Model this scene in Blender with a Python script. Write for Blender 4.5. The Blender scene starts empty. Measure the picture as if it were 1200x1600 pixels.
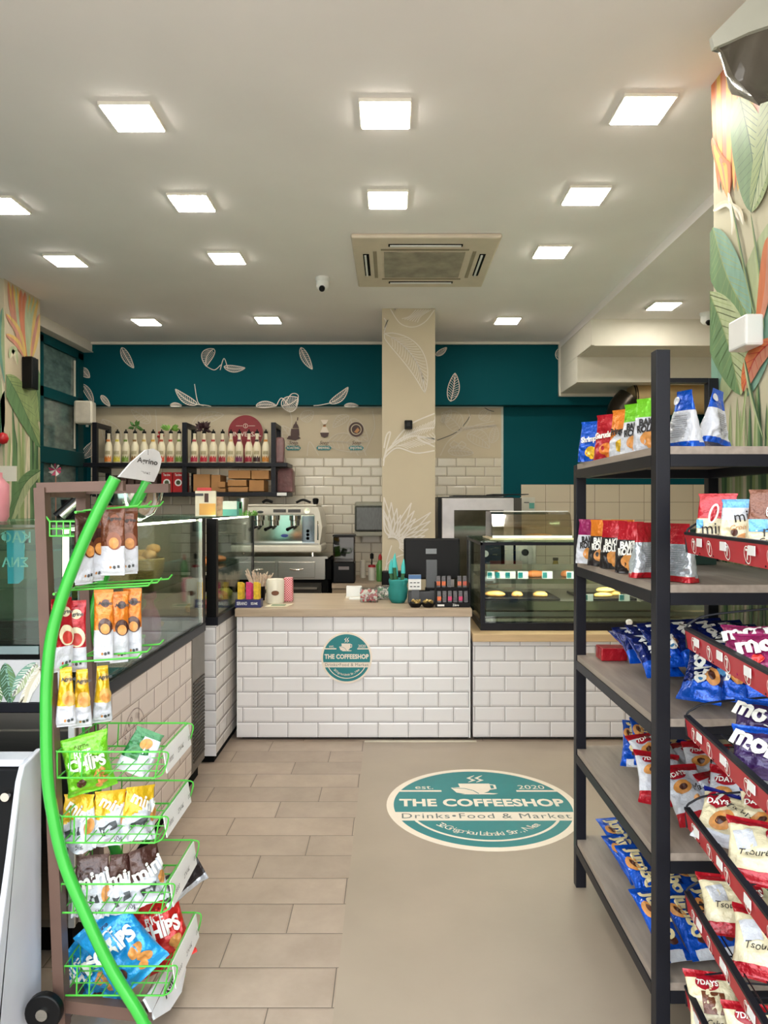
import bpy, math, random
from mathutils import Vector, Matrix, noise
R = random.Random(7)
PI = math.pi
sc = bpy.context.scene
col = sc.collection
F, CX, CY, EYE = 1110.0, 611.0, 790.0, 1.52      # lens in pixels, vanishing point, eye height

# ---------------------------------------------------------------- camera
cam = bpy.data.cameras.new('camera'); camo = bpy.data.objects.new('camera', cam); col.objects.link(camo)
camo.location = (0, 0, EYE); camo.rotation_euler = (PI/2, 0, 0)
cam.sensor_width = 36; cam.lens = F/1600*36
cam.shift_x = -11/1600; cam.shift_y = -10/1600; cam.clip_start = .05
sc.camera = camo
# ---------------------------------------------------------------- world, exposure
w = bpy.data.worlds.new('world'); sc.world = w; w.use_nodes = True
nt = w.node_tree; nt.nodes.clear()
wo = nt.nodes.new('ShaderNodeOutputWorld'); bg = nt.nodes.new('ShaderNodeBackground')
tc = nt.nodes.new('ShaderNodeTexCoord'); sp = nt.nodes.new('ShaderNodeSeparateXYZ'); cr = nt.nodes.new('ShaderNodeValToRGB')
nt.links.new(tc.outputs['Generated'], sp.inputs[0]); nt.links.new(sp.outputs['Z'], cr.inputs[0])
cr.color_ramp.elements[0].position = 0.0; cr.color_ramp.elements[0].color = (.42, .40, .36, 1)
cr.color_ramp.elements[1].position = .55; cr.color_ramp.elements[1].color = (.80, .92, 1.0, 1)
e = cr.color_ramp.elements.new(.12); e.color = (1.0, .98, .94, 1)
nt.links.new(cr.outputs[0], bg.inputs[0]); bg.inputs[1].default_value = 3.5
nt.links.new(bg.outputs[0], wo.inputs[0])
PANEL_W = 38.0                                    # ceiling panels
sc.view_settings.view_transform = 'Standard'; sc.view_settings.look = 'None'
sc.view_settings.exposure = 0.62; sc.view_settings.gamma = 1; sc.view_settings.use_curve_mapping = False

# ---------------------------------------------------------------- helpers
def ax(px, d): return (px-CX)*d/F
def az(py, d): return EYE-(py-CY)*d/F
def at(px, py, d): return Vector((ax(px, d), d, az(py, d)))
def lin(c):
    f = lambda v: (v/12.92 if v <= .04045 else ((v+.055)/1.055)**2.4)
    return tuple(f(v/255) for v in c[:3])+(1,)
_M = {}
def _base(name):
    m = bpy.data.materials.new(name); m.use_nodes = True
    n = m.node_tree.nodes; b = n['Principled BSDF']; return m, n, m.node_tree.links, b
def M(name, rgb, rough=.5, metal=0, var=.07, scale=12, bump=0, coat=0, stretch=None, bscale=None, spec=None):
    if name in _M: return _M[name]
    m, n, l, b = _base(name)
    c = lin(rgb)
    t = n.new('ShaderNodeTexCoord'); mp = n.new('ShaderNodeMapping'); nz = n.new('ShaderNodeTexNoise')
    l.new(t.outputs['Object'], mp.inputs[0]); l.new(mp.outputs[0], nz.inputs['Vector'])
    if stretch: mp.inputs['Scale'].default_value = stretch
    nz.inputs['Scale'].default_value = scale; nz.inputs['Detail'].default_value = 5
    r = n.new('ShaderNodeValToRGB'); l.new(nz.outputs[0], r.inputs[0])
    r.color_ramp.elements[0].position = .3; r.color_ramp.elements[1].position = .7
    r.color_ramp.elements[0].color = tuple(v*(1-var) for v in c[:3])+(1,)
    r.color_ramp.elements[1].color = tuple(min(1, v*(1+var)) for v in c[:3])+(1,)
    l.new(r.outputs[0], b.inputs['Base Color'])
    b.inputs['Roughness'].default_value = rough; b.inputs['Metallic'].default_value = metal
    if spec is not None: b.inputs['Specular IOR Level'].default_value = spec
    if coat: b.inputs['Coat Weight'].default_value = coat; b.inputs['Coat Roughness'].default_value = .08
    if bump:
        bp = n.new('ShaderNodeBump'); bp.inputs['Strength'].default_value = bump; bp.inputs['Distance'].default_value = .01
        n2 = n.new('ShaderNodeTexNoise'); n2.inputs['Scale'].default_value = bscale or scale*3; n2.inputs['Detail'].default_value = 4
        l.new(mp.outputs[0], n2.inputs['Vector']); l.new(n2.outputs[0], bp.inputs['Height']); l.new(bp.outputs[0], b.inputs['Normal'])
    _M[name] = m; return m
def glass(name, tint=(235, 245, 242), refl=.09, rough=.02):
    if name in _M: return _M[name]
    m, n, l, b = _base(name); n.remove(b)
    o = n['Material Output']; tr = n.new('ShaderNodeBsdfTransparent'); gl = n.new('ShaderNodeBsdfGlossy'); mx = n.new('ShaderNodeMixShader')
    tr.inputs[0].default_value = lin(tint); gl.inputs['Roughness'].default_value = rough
    lw = n.new('ShaderNodeLayerWeight'); lw.inputs[0].default_value = .25
    mr = n.new('ShaderNodeMapRange'); mr.inputs['To Min'].default_value = refl; mr.inputs['To Max'].default_value = .5
    l.new(lw.outputs['Fresnel'], mr.inputs[0]); l.new(mr.outputs[0], mx.inputs[0])
    l.new(tr.outputs[0], mx.inputs[1]); l.new(gl.outputs[0], mx.inputs[2]); l.new(mx.outputs[0], o.inputs[0])
    _M[name] = m; return m
def emis(name, rgb, s):
    if name in _M: return _M[name]
    m, n, l, b = _base(name); b.inputs['Base Color'].default_value = lin(rgb)
    b.inputs['Emission Color'].default_value = lin(rgb); b.inputs['Emission Strength'].default_value = s
    _M[name] = m; return m
def tiles(name, ua, va, tw, th, u0, v0, shift, gap, rgb, grout, var=.03, rough=.15, bevel=.012, bump=.5, mottled=0, flat=False):
    """procedural bonded tiles measured in metres on the world axes ua, va"""
    m, n, l, b = _base(name)
    g = n.new('ShaderNodeNewGeometry'); s = n.new('ShaderNodeSeparateXYZ'); l.new(g.outputs['Position'], s.inputs[0])
    def mt(op, a, bb=None, c=None):
        q = n.new('ShaderNodeMath'); q.operation = op
        for i, v in enumerate((a, bb, c)):
            if v is None: continue
            if isinstance(v, (int, float)): q.inputs[i].default_value = v
            else: l.new(v, q.inputs[i])
        return q.outputs[0]
    U = mt('DIVIDE', mt('SUBTRACT', s.outputs[ua], u0), tw); V = mt('DIVIDE', mt('SUBTRACT', s.outputs[va], v0), th)
    row = mt('FLOOR', V); U2 = mt('ADD', U, mt('MULTIPLY', row, shift))
    fu = mt('FRACT', U2); fv = mt('FRACT', V)
    du = mt('MULTIPLY', mt('MINIMUM', fu, mt('SUBTRACT', 1, fu)), tw); dv = mt('MULTIPLY', mt('MINIMUM', fv, mt('SUBTRACT', 1, fv)), th)
    d = mt('MINIMUM', du, dv); mask = mt('GREATER_THAN', d, gap/2)
    idn = mt('ADD', mt('MULTIPLY', mt('FLOOR', U2), 7.13), mt('MULTIPLY', row, 3.71))
    wn = n.new('ShaderNodeTexWhiteNoise'); wn.noise_dimensions = '1D'; l.new(idn, wn.inputs['W'])
    c = lin(rgb); r = n.new('ShaderNodeValToRGB'); l.new(wn.outputs[0], r.inputs[0])
    r.color_ramp.elements[0].color = tuple(v*(1-var) for v in c[:3])+(1,); r.color_ramp.elements[1].color = tuple(min(1, v*(1+var)) for v in c[:3])+(1,)
    colr = r.outputs[0]
    if mottled:
        nz = n.new('ShaderNodeTexNoise'); nz.inputs['Scale'].default_value = 5; nz.inputs['Detail'].default_value = 8; nz.inputs['Roughness'].default_value = .65
        nz.noise_dimensions = '4D'; l.new(idn, nz.inputs['W']); l.new(g.outputs['Position'], nz.inputs['Vector'])
        r2 = n.new('ShaderNodeValToRGB'); l.new(nz.outputs[0], r2.inputs[0])
        r2.color_ramp.elements[0].position = .3; r2.color_ramp.elements[1].position = .72
        k = 1-mottled; r2.color_ramp.elements[0].color = (k, k*.97, k*.95, 1); r2.color_ramp.elements[1].color = (1, 1, 1, 1)
        mm = n.new('ShaderNodeMixRGB'); mm.blend_type = 'MULTIPLY'; mm.inputs[0].default_value = 1
        l.new(colr, mm.inputs[1]); l.new(r2.outputs[0], mm.inputs[2]); colr = mm.outputs[0]
    mx = n.new('ShaderNodeMixRGB'); l.new(mask, mx.inputs[0]); mx.inputs[1].default_value = lin(grout); l.new(colr, mx.inputs[2])
    l.new(mx.outputs[0], b.inputs['Base Color']); b.inputs['Roughness'].default_value = rough
    mr = n.new('ShaderNodeMapRange'); l.new(d, mr.inputs[0]); mr.inputs['From Min'].default_value = gap/2; mr.inputs['From Max'].default_value = gap/2+bevel
    bp = n.new('ShaderNodeBump'); bp.inputs['Strength'].default_value = bump; bp.inputs['Distance'].default_value = .004
    l.new(mr.outputs[0], bp.inputs['Height']); l.new(bp.outputs[0], b.inputs['Normal'])
    return m

class MB:
    def __init__(s): s.v = []; s.f = []; s.m = []; s.mi = 0
    def add(s, vs, fs, mi=None):
        o = len(s.v); s.v += [tuple(v) for v in vs]
        for f in fs: s.f.append(tuple(i+o for i in f)); s.m.append(s.mi if mi is None else mi)
        return s
    def box(s, x0, x1, y0, y1, z0, z1, mi=None):
        return s.add([(x, y, z) for x in (x0, x1) for y in (y0, y1) for z in (z0, z1)],
                     [(0, 1, 3, 2), (4, 6, 7, 5), (0, 4, 5, 1), (2, 3, 7, 6), (0, 2, 6, 4), (1, 5, 7, 3)], mi)
    def tbox(s, mat, hx, hy, hz, mi=None):
        vs = [mat @ Vector((a*hx, b*hy, c*hz)) for a in (-1, 1) for b in (-1, 1) for c in (-1, 1)]
        return s.add(vs, [(0, 1, 3, 2), (4, 6, 7, 5), (0, 4, 5, 1), (2, 3, 7, 6), (0, 2, 6, 4), (1, 5, 7, 3)], mi)
    def bar(s, a, b, w, h=None, mi=None):
        a, b = Vector(a), Vector(b); h = h or w; d = (b-a)
        q = d.to_track_quat('Z', 'Y').to_matrix().to_4x4(); q.translation = (a+b)/2
        return s.tbox(q, w/2, h/2, d.length/2, mi)
    def tube(s, pts, r, n=8, mi=None, cap=True, closed=False):
        pts = [Vector(p) for p in pts]; N = len(pts); vs = []; fs = []; u = None
        for i, p in enumerate(pts):
            if closed: t = pts[(i+1) % N]-pts[i-1]
            else: t = (pts[min(i+1, N-1)]-pts[max(i-1, 0)])
            t.normalize()
            if u is None: u = t.orthogonal().normalized()
            u = (u-t*u.dot(t)); u = u.normalized() if u.length > 1e-6 else t.orthogonal().normalized()
            w_ = t.cross(u); rr = r[i] if isinstance(r, (list, tuple)) else r
            vs += [p+(u*math.cos(2*PI*k/n)+w_*math.sin(2*PI*k/n))*rr for k in range(n)]
        for i in range(N if closed else N-1):
            j = (i+1) % N
            for k in range(n): fs.append((i*n+k, i*n+(k+1) % n, j*n+(k+1) % n, j*n+k))
        if cap and not closed: fs += [tuple(range(n-1, -1, -1)), tuple((N-1)*n+k for k in range(n))]
        return s.add(vs, fs, mi)
    def lathe(s, prof, n=24, c=(0, 0, 0), mi=None, sx=1, sy=1, bands=None):
        vs = []; fs = []; ms = []
        for r, z in prof: vs += [(c[0]+sx*r*math.cos(2*PI*k/n), c[1]+sy*r*math.sin(2*PI*k/n), c[2]+z) for k in range(n)]
        for i in range(len(prof)-1):
            for k in range(n): fs.append((i*n+k, i*n+(k+1) % n, (i+1)*n+(k+1) % n, (i+1)*n+k))
        fs += [tuple(range(n-1, -1, -1)), tuple((len(prof)-1)*n+k for k in range(n))]
        o = len(s.f); s.add(vs, fs, mi)
        if bands:
            for i in range(len(prof)-1):
                for k in range(n): s.m[o+i*n+k] = bands[i]
        return s
    def prism(s, poly, fn, d0, d1, mi=None):
        """poly of 2D points; fn(u,v,depth)->3D"""
        n = len(poly); vs = [fn(u, v, d0) for u, v in poly]+[fn(u, v, d1) for u, v in poly]
        return s.add(vs, [tuple(range(n)), tuple(range(2*n-1, n-1, -1))]+[(i, i+n, (i+1) % n+n, (i+1) % n) for i in range(n)], mi)
    def ribbon(s, pts, w_, nrm, mi=None):
        pts = [Vector(p) for p in pts]; nrm = Vector(nrm); N = len(pts); vs = []
        for i, p in enumerate(pts):
            t = pts[min(i+1, N-1)]-pts[max(i-1, 0)]
            q = nrm.cross(t).normalized() if t.length > 1e-9 else Vector((0, 0, 0))
            k = w_[i] if isinstance(w_, list) else w_
            vs += [p-q*k/2, p+q*k/2]
        return s.add(vs, [(2*i, 2*i+1, 2*i+3, 2*i+2) for i in range(N-1)], mi)
    def text(s, body, size, fn, mi=None, **kw):
        vs, fs = text_geo(body, **kw)
        return s.add([fn(x*size, y*size) for x, y in vs], fs, mi)
    def build(s, name, mats, parent=None, bevel=0, smooth=None, world=True, loc=None):
        me = bpy.data.meshes.new(name)
        off = Vector((0, 0, 0))
        if parent is not None and world:
            off = parent.matrix_basis.copy(); q = parent.parent
            while q is not None: off = q.matrix_basis @ off; q = q.parent
            off = off.inverted()
        vs = [off @ Vector(v) for v in s.v] if parent is not None and world else s.v
        me.from_pydata([tuple(v) for v in vs], [], s.f); 
        for mt in (mats if isinstance(mats, (list, tuple)) else [mats]): me.materials.append(mt)
        me.polygons.foreach_set('material_index', s.m)
        if smooth: me.polygons.foreach_set('use_smooth', [True]*len(s.f)); 
        me.update()
        if smooth and smooth is not True: me.set_sharp_from_angle(angle=math.radians(smooth))
        o = bpy.data.objects.new(name, me); col.objects.link(o)
        if parent is not None: o.parent = parent
        if loc is not None: o.location = loc
        if bevel:
            bv = o.modifiers.new('bevel', 'BEVEL'); bv.width = bevel; bv.segments = 2; bv.limit_method = 'ANGLE'; bv.angle_limit = math.radians(40)
        return o
_T = {}
def text_geo(body, bold=0, space=1, shear=0, narrow=1):
    k = (body, bold, space, shear, narrow)
    if k in _T: return _T[k]
    c = bpy.data.curves.new('t', 'FONT'); c.body = body; c.size = 1; c.align_x = 'CENTER'; c.align_y = 'CENTER'
    c.resolution_u = 3; c.offset = bold; c.space_character = space; c.shear = shear
    o = bpy.data.objects.new('t', c); me = bpy.data.meshes.new_from_object(o)
    g = ([(v.co.x*narrow, v.co.y) for v in me.vertices], [tuple(p.vertices) for p in me.polygons])
    bpy.data.objects.remove(o); bpy.data.curves.remove(c); bpy.data.meshes.remove(me)
    _T[k] = g; return g
def tag(o, label, cat, group=None):
    o['label'] = label; o['category'] = cat
    if group: o['group'] = group
    return o
def thing(name, label, cat, loc=(0, 0, 0), rz=0, group=None):
    o = bpy.data.objects.new(name, None); o.empty_display_size = .1; col.objects.link(o)
    o.location = loc; o.rotation_euler = (0, 0, rz); tag(o, label, cat, group)
    o.matrix_basis = Matrix.Translation(Vector(loc)) @ Matrix.Rotation(rz, 4, 'Z'); return o
def struct(o): o['kind'] = 'structure'; return o
def copy_tree(o, parent=None):
    c = o.copy(); col.objects.link(c)
    if parent is not None: c.parent = parent
    for ch in list(o.children): copy_tree(ch, c)
    return c
def bez(p, n=12):
    """catmull-rom through the points"""
    p = [Vector(q) for q in p]; out = []
    for i in range(len(p)-1):
        a, b, c, d = p[max(i-1, 0)], p[i], p[i+1], p[min(i+2, len(p)-1)]
        for k in range(n):
            t = k/n; out.append(.5*((2*b)+(c-a)*t+(2*a-5*b+4*c-d)*t*t+(3*b-a-3*c+d)*t**3))
    return out+[p[-1]]
# ================================================================ MATERIALS
WHITE = M('white_paint', (226, 220, 208), .6, var=.02)
CEIL = M('ceiling_paint', (246, 240, 240), .75, var=.03, scale=1.5, bump=.05, bscale=30)
TEAL = M('teal_paint', (0, 76, 86), .7, var=.04, scale=2, spec=.12)
DTEAL = M('teal_frame_paint', (0, 66, 72), .5, var=.04, spec=.2)
GREIGE = M('greige_wall_vinyl', (196, 182, 156), .6, var=.03, scale=3)
BLACK = M('black_metal', (22, 23, 31), .42, var=.12, metal=.1, spec=.3)
BPLAST = M('black_plastic', (8, 8, 9), .4, var=.1, spec=.22)
DARK = M('dark_void', (10, 10, 10), .8, spec=.1)
STEEL = M('brushed_steel', (176, 172, 164), .3, metal=1, var=.06, scale=6, stretch=(1, 1, 30))
CHROME = M('polished_steel', (225, 222, 215), .1, metal=1, var=.02)
WOOD = M('greyish_oak_laminate', (172, 152, 130), .42, var=.13, scale=5, stretch=(.8, 9, 9), bump=.04)
SHELFW = M('grey_wood_board', (150, 137, 126), .5, var=.16, scale=5, stretch=(9, 1, 9), bump=.05)
GLASS = glass('clear_glass'); SMOKE = glass('smoked_plastic', (120, 112, 115), .08)
SHEET = glass('edge_glass', (205, 228, 220), .12)
LINE = M('white_line_print', (222, 214, 205), .6, var=.02)
LINE2 = M('faded_line_print', (205, 196, 182), .6, var=.02)
CREAM = M('cream_plastic', (226, 219, 204), .35, var=.03)
WPLAST = M('white_plastic', (230, 230, 228), .35, var=.02)
KRAFT = M('kraft_card', (172, 124, 76), .75, var=.08, scale=8)
RED = M('red_print', (176, 24, 32), .35, var=.05)
SIGNTEAL = M('sign_teal', (16, 118, 122), .4, var=.03, scale=30)
SIGNWHITE = M('sign_white', (228, 214, 198), .45, var=.03)
GREYT = M('dark_grey_print', (70, 72, 74), .5)
# ================================================================ ROOM SHELL
PLANK = tiles('floor_planks', 0, 1, .58, .187, -.179, 4.394, -1/3, .0035, (172, 154, 138), (92, 80, 70), .07, .42, .006, .25, mottled=.27)
SHEETF = M('floor_vinyl', (158, 143, 127), .4, var=.05, scale=3, bump=.03, bscale=40)
struct(MB().box(-3.5, 3.6, -1.5, 7.75, -.08, 0).build('floor', PLANK))
struct(MB().box(-.172, 3.5, -1.5, 4.57, .0003, .003).build('floor_overlay', SHEETF))
fo = MB(); fo.box(-.17, .55, 4.555, 4.585, .003, .006); struct(fo.build('trim_1', M('pale_strip', (205, 196, 178), .5)))
m = MB().box(-3.5, 1.76, .35, 7.75, 3.23, 3.42).build('ceiling', CEIL); struct(m)
struct(MB().box(1.76, 3.6, .35, 7.75, 3.165, 3.42).build('ceiling_right', CEIL))
struct(MB().box(-3.26, -3.13, 5.9, 7.44, 3.13, 3.23).box(-3.262, -3.118, 5.9, 7.44, 3.122, 3.132).build('trim_2', WHITE))
struct(MB().box(-3.13, 1.76, 7.415, 7.445, 3.205, 3.231).build('trim_3', WHITE))
struct(MB().box(1.79, 3.6, 6.27, 6.74, 2.93, 3.17).build('trim_4', WHITE, bevel=.004))
struct(MB().box(1.765, 3.6, 6.74, 7.44, 2.69, 2.935).box(1.765, 1.80, 6.27, 7.44, 2.935, 3.229).box(1.75, 1.775, 7.40, 7.445, 2.66, 3.229).box(1.75, 3.6, 7.42, 7.446, 2.66, 2.7).build('trim_5', WHITE, bevel=.004))
struct(MB().box(-3.5, 3.6, 7.445, 7.75, 2.575, 3.23).build('wall_back_beam', TEAL))
wb = struct(MB().box(-3.5, 3.6, 7.59, 7.75, 0, 2.575).build('wall_back', TEAL))
def sub(ua, va, *a, **k): return tiles(a[0], ua, va, *a[1:], **k)
BTILE = tiles('subway_tiles_back', 0, 2, .202, .1015, -.012, .005, .5, .004, (214, 205, 186), (112, 98, 78), .03, .14, .012, .7)
m = MB(); m.box(-3.2, 1.185, 7.575, 7.592, .6, 2.027)
m.build('tile_panel', BTILE, wb)
MB().box(-3.2, 1.175, 7.572, 7.592, 2.027, 2.566).build('wall_vinyl', GREIGE, wb)
MB().box(1.175, 1.196, 7.565, 7.592, .6, 2.575).box(-3.2, 1.196, 7.565, 7.59, 2.562, 2.576).build('edge_strip', M('pale_edge', (190, 200, 195), .5), wb)
RTILE = tiles('square_tiles_back', 0, 2, .262, .19, 1.385, .035, 0, .004, (212, 200, 178), (120, 104, 84), .02, .2, .004, .3)
MB().box(1.385, 3.6, 7.57, 7.592, .5, 1.745).build('tile_panel', RTILE, wb)
struct(MB().box(-3.5, -3.25, .35, 7.75, 0, 3.23).build('wall_left', TEAL))
struct(MB().box(3.4, 3.6, .35, 7.75, 0, 3.23).build('wall_right', GREIGE))
# centre column
cc = struct(MB().box(-.078, .383, 6.16, 6.62, 0, 3.23).build('wall_column_center', GREIGE, bevel=.003))
# left column with mural on the side that faces the room
lc = struct(MB().box(-3.25, -2.915, 5.35, 5.90, 0, 3.23).build('wall_column_left', GREIGE))
rc = struct(MB().box(1.31, 1.9, 1.75, 2.885, 0, 3.23).build('wall_column_right', M('mural_ground', (196, 190, 164), .6, var=.05, scale=3)))
struct(MB().box(1.30, 3.6, .35, .6, 0, 3.23).build('wall_front_right', WHITE))
struct(MB().box(-3.25, -2.3, .35, .5, 0, 3.23).build('wall_front_left', WHITE))

# ---------------------------------------------------------------- line drawn leaves
_LC = [0]
def lift(P, nrm):
    _LC[0] = (_LC[0]+1) % 16; o_ = Vector(nrm)*(.0002*_LC[0]); return lambda x, y: P(x, y)+o_
def leaf_line(mb, P, p0, p1, wd, bend=0., nv=9, lw=.006, nrm=(0, -1, 0), side=(1, 1), mi=0):
    """P maps px,py to the wall; p0 base, p1 tip in picture units"""
    P = lift(P, nrm)
    p0, p1 = Vector((*p0, 0)), Vector((*p1, 0)); d = p1-p0; q = Vector((-d.y, d.x, 0)).normalized()
    mid = (p0+p1)/2+q*bend
    sp_ = lambda t: p0*(1-t)**2+mid*2*t*(1-t)+p1*t*t
    N = 16; pr = lambda t: math.sin(PI*min(1, t**.8))**.75
    L = [sp_(i/N)+q*wd*side[0]*pr(i/N) for i in range(N+1)]; Rr = [sp_(i/N)-q*wd*side[1]*pr(i/N) for i in range(N+1)]; S = [sp_(i/N) for i in range(N+1)]
    cv = lambda pts: [P(v.x, v.y) for v in pts]
    for pts in (L, Rr, S): mb.ribbon(cv(pts), lw, nrm, mi)
    for i in range(nv):
        t = .1+.75*i/nv; t2 = min(.98, t+.12)
        for sg in (1, -1):
            e_ = sp_(t2)+q*wd*sg*pr(t2)*.86
            mb.ribbon(cv([sp_(t), (sp_(t)+e_)/2+d*.012, e_]), lw*.6, nrm, mi)
def curve_line(mb, P, pts, lw=.006, nrm=(0, -1, 0), mi=0):
    P = lift(P, nrm); b = bez([(x, y, 0) for x, y in pts], 6); mb.ribbon([P(v.x, v.y) for v in b], lw, nrm, mi)
def PB(d): return lambda x, y: Vector((ax(x, d), d-.0, az(y, d)))
# beam leaves
m = MB(); P = PB(7.441)
for a, b_, w_, bd in (((190, 543), (209, 575), 6, 3), ((470, 543), (488, 577), 6, 3), ((308, 632), (274, 608), 6, -7), ((515, 630), (544, 605), 6, 7), ((704, 627), (711, 583), 9, 3), ((158, 618), (172, 635), 4, 0),
                      ((350, 573), (383, 575), 5, 5), ((334, 545), (322, 572), 9, 10), ((266, 633), (284, 634), 3, -2), ((400, 634), (432, 634), 5, -4), ((538, 634), (560, 634), 3, -2), ((681, 555), (698, 543), 4, 2), ((440, 634), (466, 622), 12, 6), ((872, 562), (882, 540), 9, 2)):
    leaf_line(m, P, a, b_, w_, bd, lw=.009)
for pts in ([(432, 634), (440, 622), (452, 634)], [(444, 634), (455, 616), (466, 618), (462, 634)], [(344, 578), (350, 560), (356, 576)], [(308, 632), (320, 633), (330, 635)], [(515, 630), (500, 633), (490, 634)], [(304, 600), (309, 628), (318, 634)], [(322, 572), (335, 578), (345, 570)]):
    curve_line(m, P, pts, .008)
m.build('leaf_drawing', LINE, bpy.data.objects['wall_back_beam'])
# lower vinyl drawings (fainter)
m = MB(); P = PB(7.568)
for a, b_, w_, bd in (((182, 700), (160, 655), 14, 6), ((235, 660), (205, 640), 10, 4), ((300, 665), (350, 648), 9, -8), ((460, 700), (440, 665), 10, 4), ((512, 690), (570, 705), 14, -12), ((548, 655), (575, 690), 13, 8), ((470, 655), (490, 643), 9, 2), ((545, 650), (520, 668), 7, 5),
                      ((720, 672), (690, 645), 14, 8), ((730, 678), (765, 700), 12, -10), ((724, 668), (775, 664), 3, 4), ((750, 655), (765, 640), 9, 3), ((768, 692), (774, 665), 7, 3), ((700, 705), (740, 708), 8, -4), ((690, 660), (705, 640), 6, 2), ((395, 700), (375, 660), 10, 4)):
    leaf_line(m, P, a, b_, w_, bd, nv=6, lw=.008)
for pts in ([(452, 640), (456, 660), (448, 690)], [(582, 642), (585, 670), (570, 705)], [(243, 640), (245, 680), (240, 712)], [(731, 640), (734, 655), (722, 672), (700, 690), (688, 712)], [(710, 690), (716, 694), (710, 700), (703, 695), (710, 688)], [(722, 690), (728, 695), (722, 701), (716, 696), (722, 689)],
            [(548, 708), (552, 700), (560, 712)], [(560, 706), (566, 699), (572, 712)], [(480, 712), (484, 690), (498, 712)], [(725, 672), (745, 664), (772, 658)]): curve_line(m, P, pts, .009)
m.build('leaf_drawing', LINE2, wb)
m = MB(); curve_line(m, PB(7.567), [(683, 688), (712, 676), (728, 660), (735, 648)], .008); curve_line(m, PB(7.567), [(752, 633), (762, 640), (772, 643)], .008); m.build('dark_cable', GREYT, wb)
# column drawings
m = MB(); P = lambda x, y: PB(6.157)(max(598.5, min(679.5, x)), y)
leaf_line(m, P, (600, 521), (664, 614), 17, -34, nv=16, lw=.008)
leaf_line(m, P, (616, 484), (677, 484), 3, -28, nv=5, lw=.007); curve_line(m, P, [(610, 483), (625, 505), (645, 511), (664, 503), (679, 484)], .008)
for k in range(7): curve_line(m, P, [(650+k*4, 484), (640+k*3, 494), (628+k*4, 498+k)], .006)
curve_line(m, P, [(600, 520), (604, 505), (600, 497)], .007); curve_line(m, P, [(600, 514), (606, 500), (601, 512)], .007)
for pts in ([(599, 728), (604, 706), (625, 686), (655, 672), (679, 668)], [(600, 716), (620, 700), (650, 708), (679, 704)], [(613, 694), (640, 664), (679, 646)], [(599, 720), (604, 700), (610, 676), (604, 680), (600, 700)], [(606, 704), (640, 682), (679, 686), (652, 684), (679, 698)]): curve_line(m, P, pts, .012)
for k in range(14):
    x = 618+k*4.4; curve_line(m, P, [(x, 694-k*1.7), (x+9, 686-k*2.2), (x+17, 674-k*1.8)], .006)
    curve_line(m, P, [(x, 697-k*1.6), (x+10, 697-k*.9), (x+20, 701-k*1)], .006)
for k in range(17):        # spiky flower at the foot
    a = math.radians(-16+k*8.2); L = 44+(k*37 % 29); ca, sa = math.cos(a), math.sin(a); bx, by = 612, 852
    tip = (bx+L*1.15*ca, by-L*1.1*sa)
    if tip[0] > 679: tip = (679, by-(679-bx)*sa/max(ca, .05))
    if tip[0] < 599: tip = (599, tip[1])
    nx, ny = sa*5, ca*5
    P = (lambda kk: (lambda x, y: PB(6.157)(max(598.5, min(679.5, x)), y)+Vector((0, -kk*.0004, 0))))(k+1)
    curve_line(m, P, [(bx+12*ca, by-12*sa), ((bx+tip[0])/2+nx, (by+tip[1])/2+ny), tip], .010); curve_line(m, P, [tip, ((bx+tip[0])/2-nx, (by+tip[1])/2-ny), (bx+2+16*ca, by-16*sa)], .010)
curve_line(m, P, [(600, 900), (606, 880), (625, 868), (640, 866)], .009); curve_line(m, P, [(608, 900), (604, 880), (612, 852)], .009)
m.build('leaf_drawing', LINE, cc)
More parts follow.
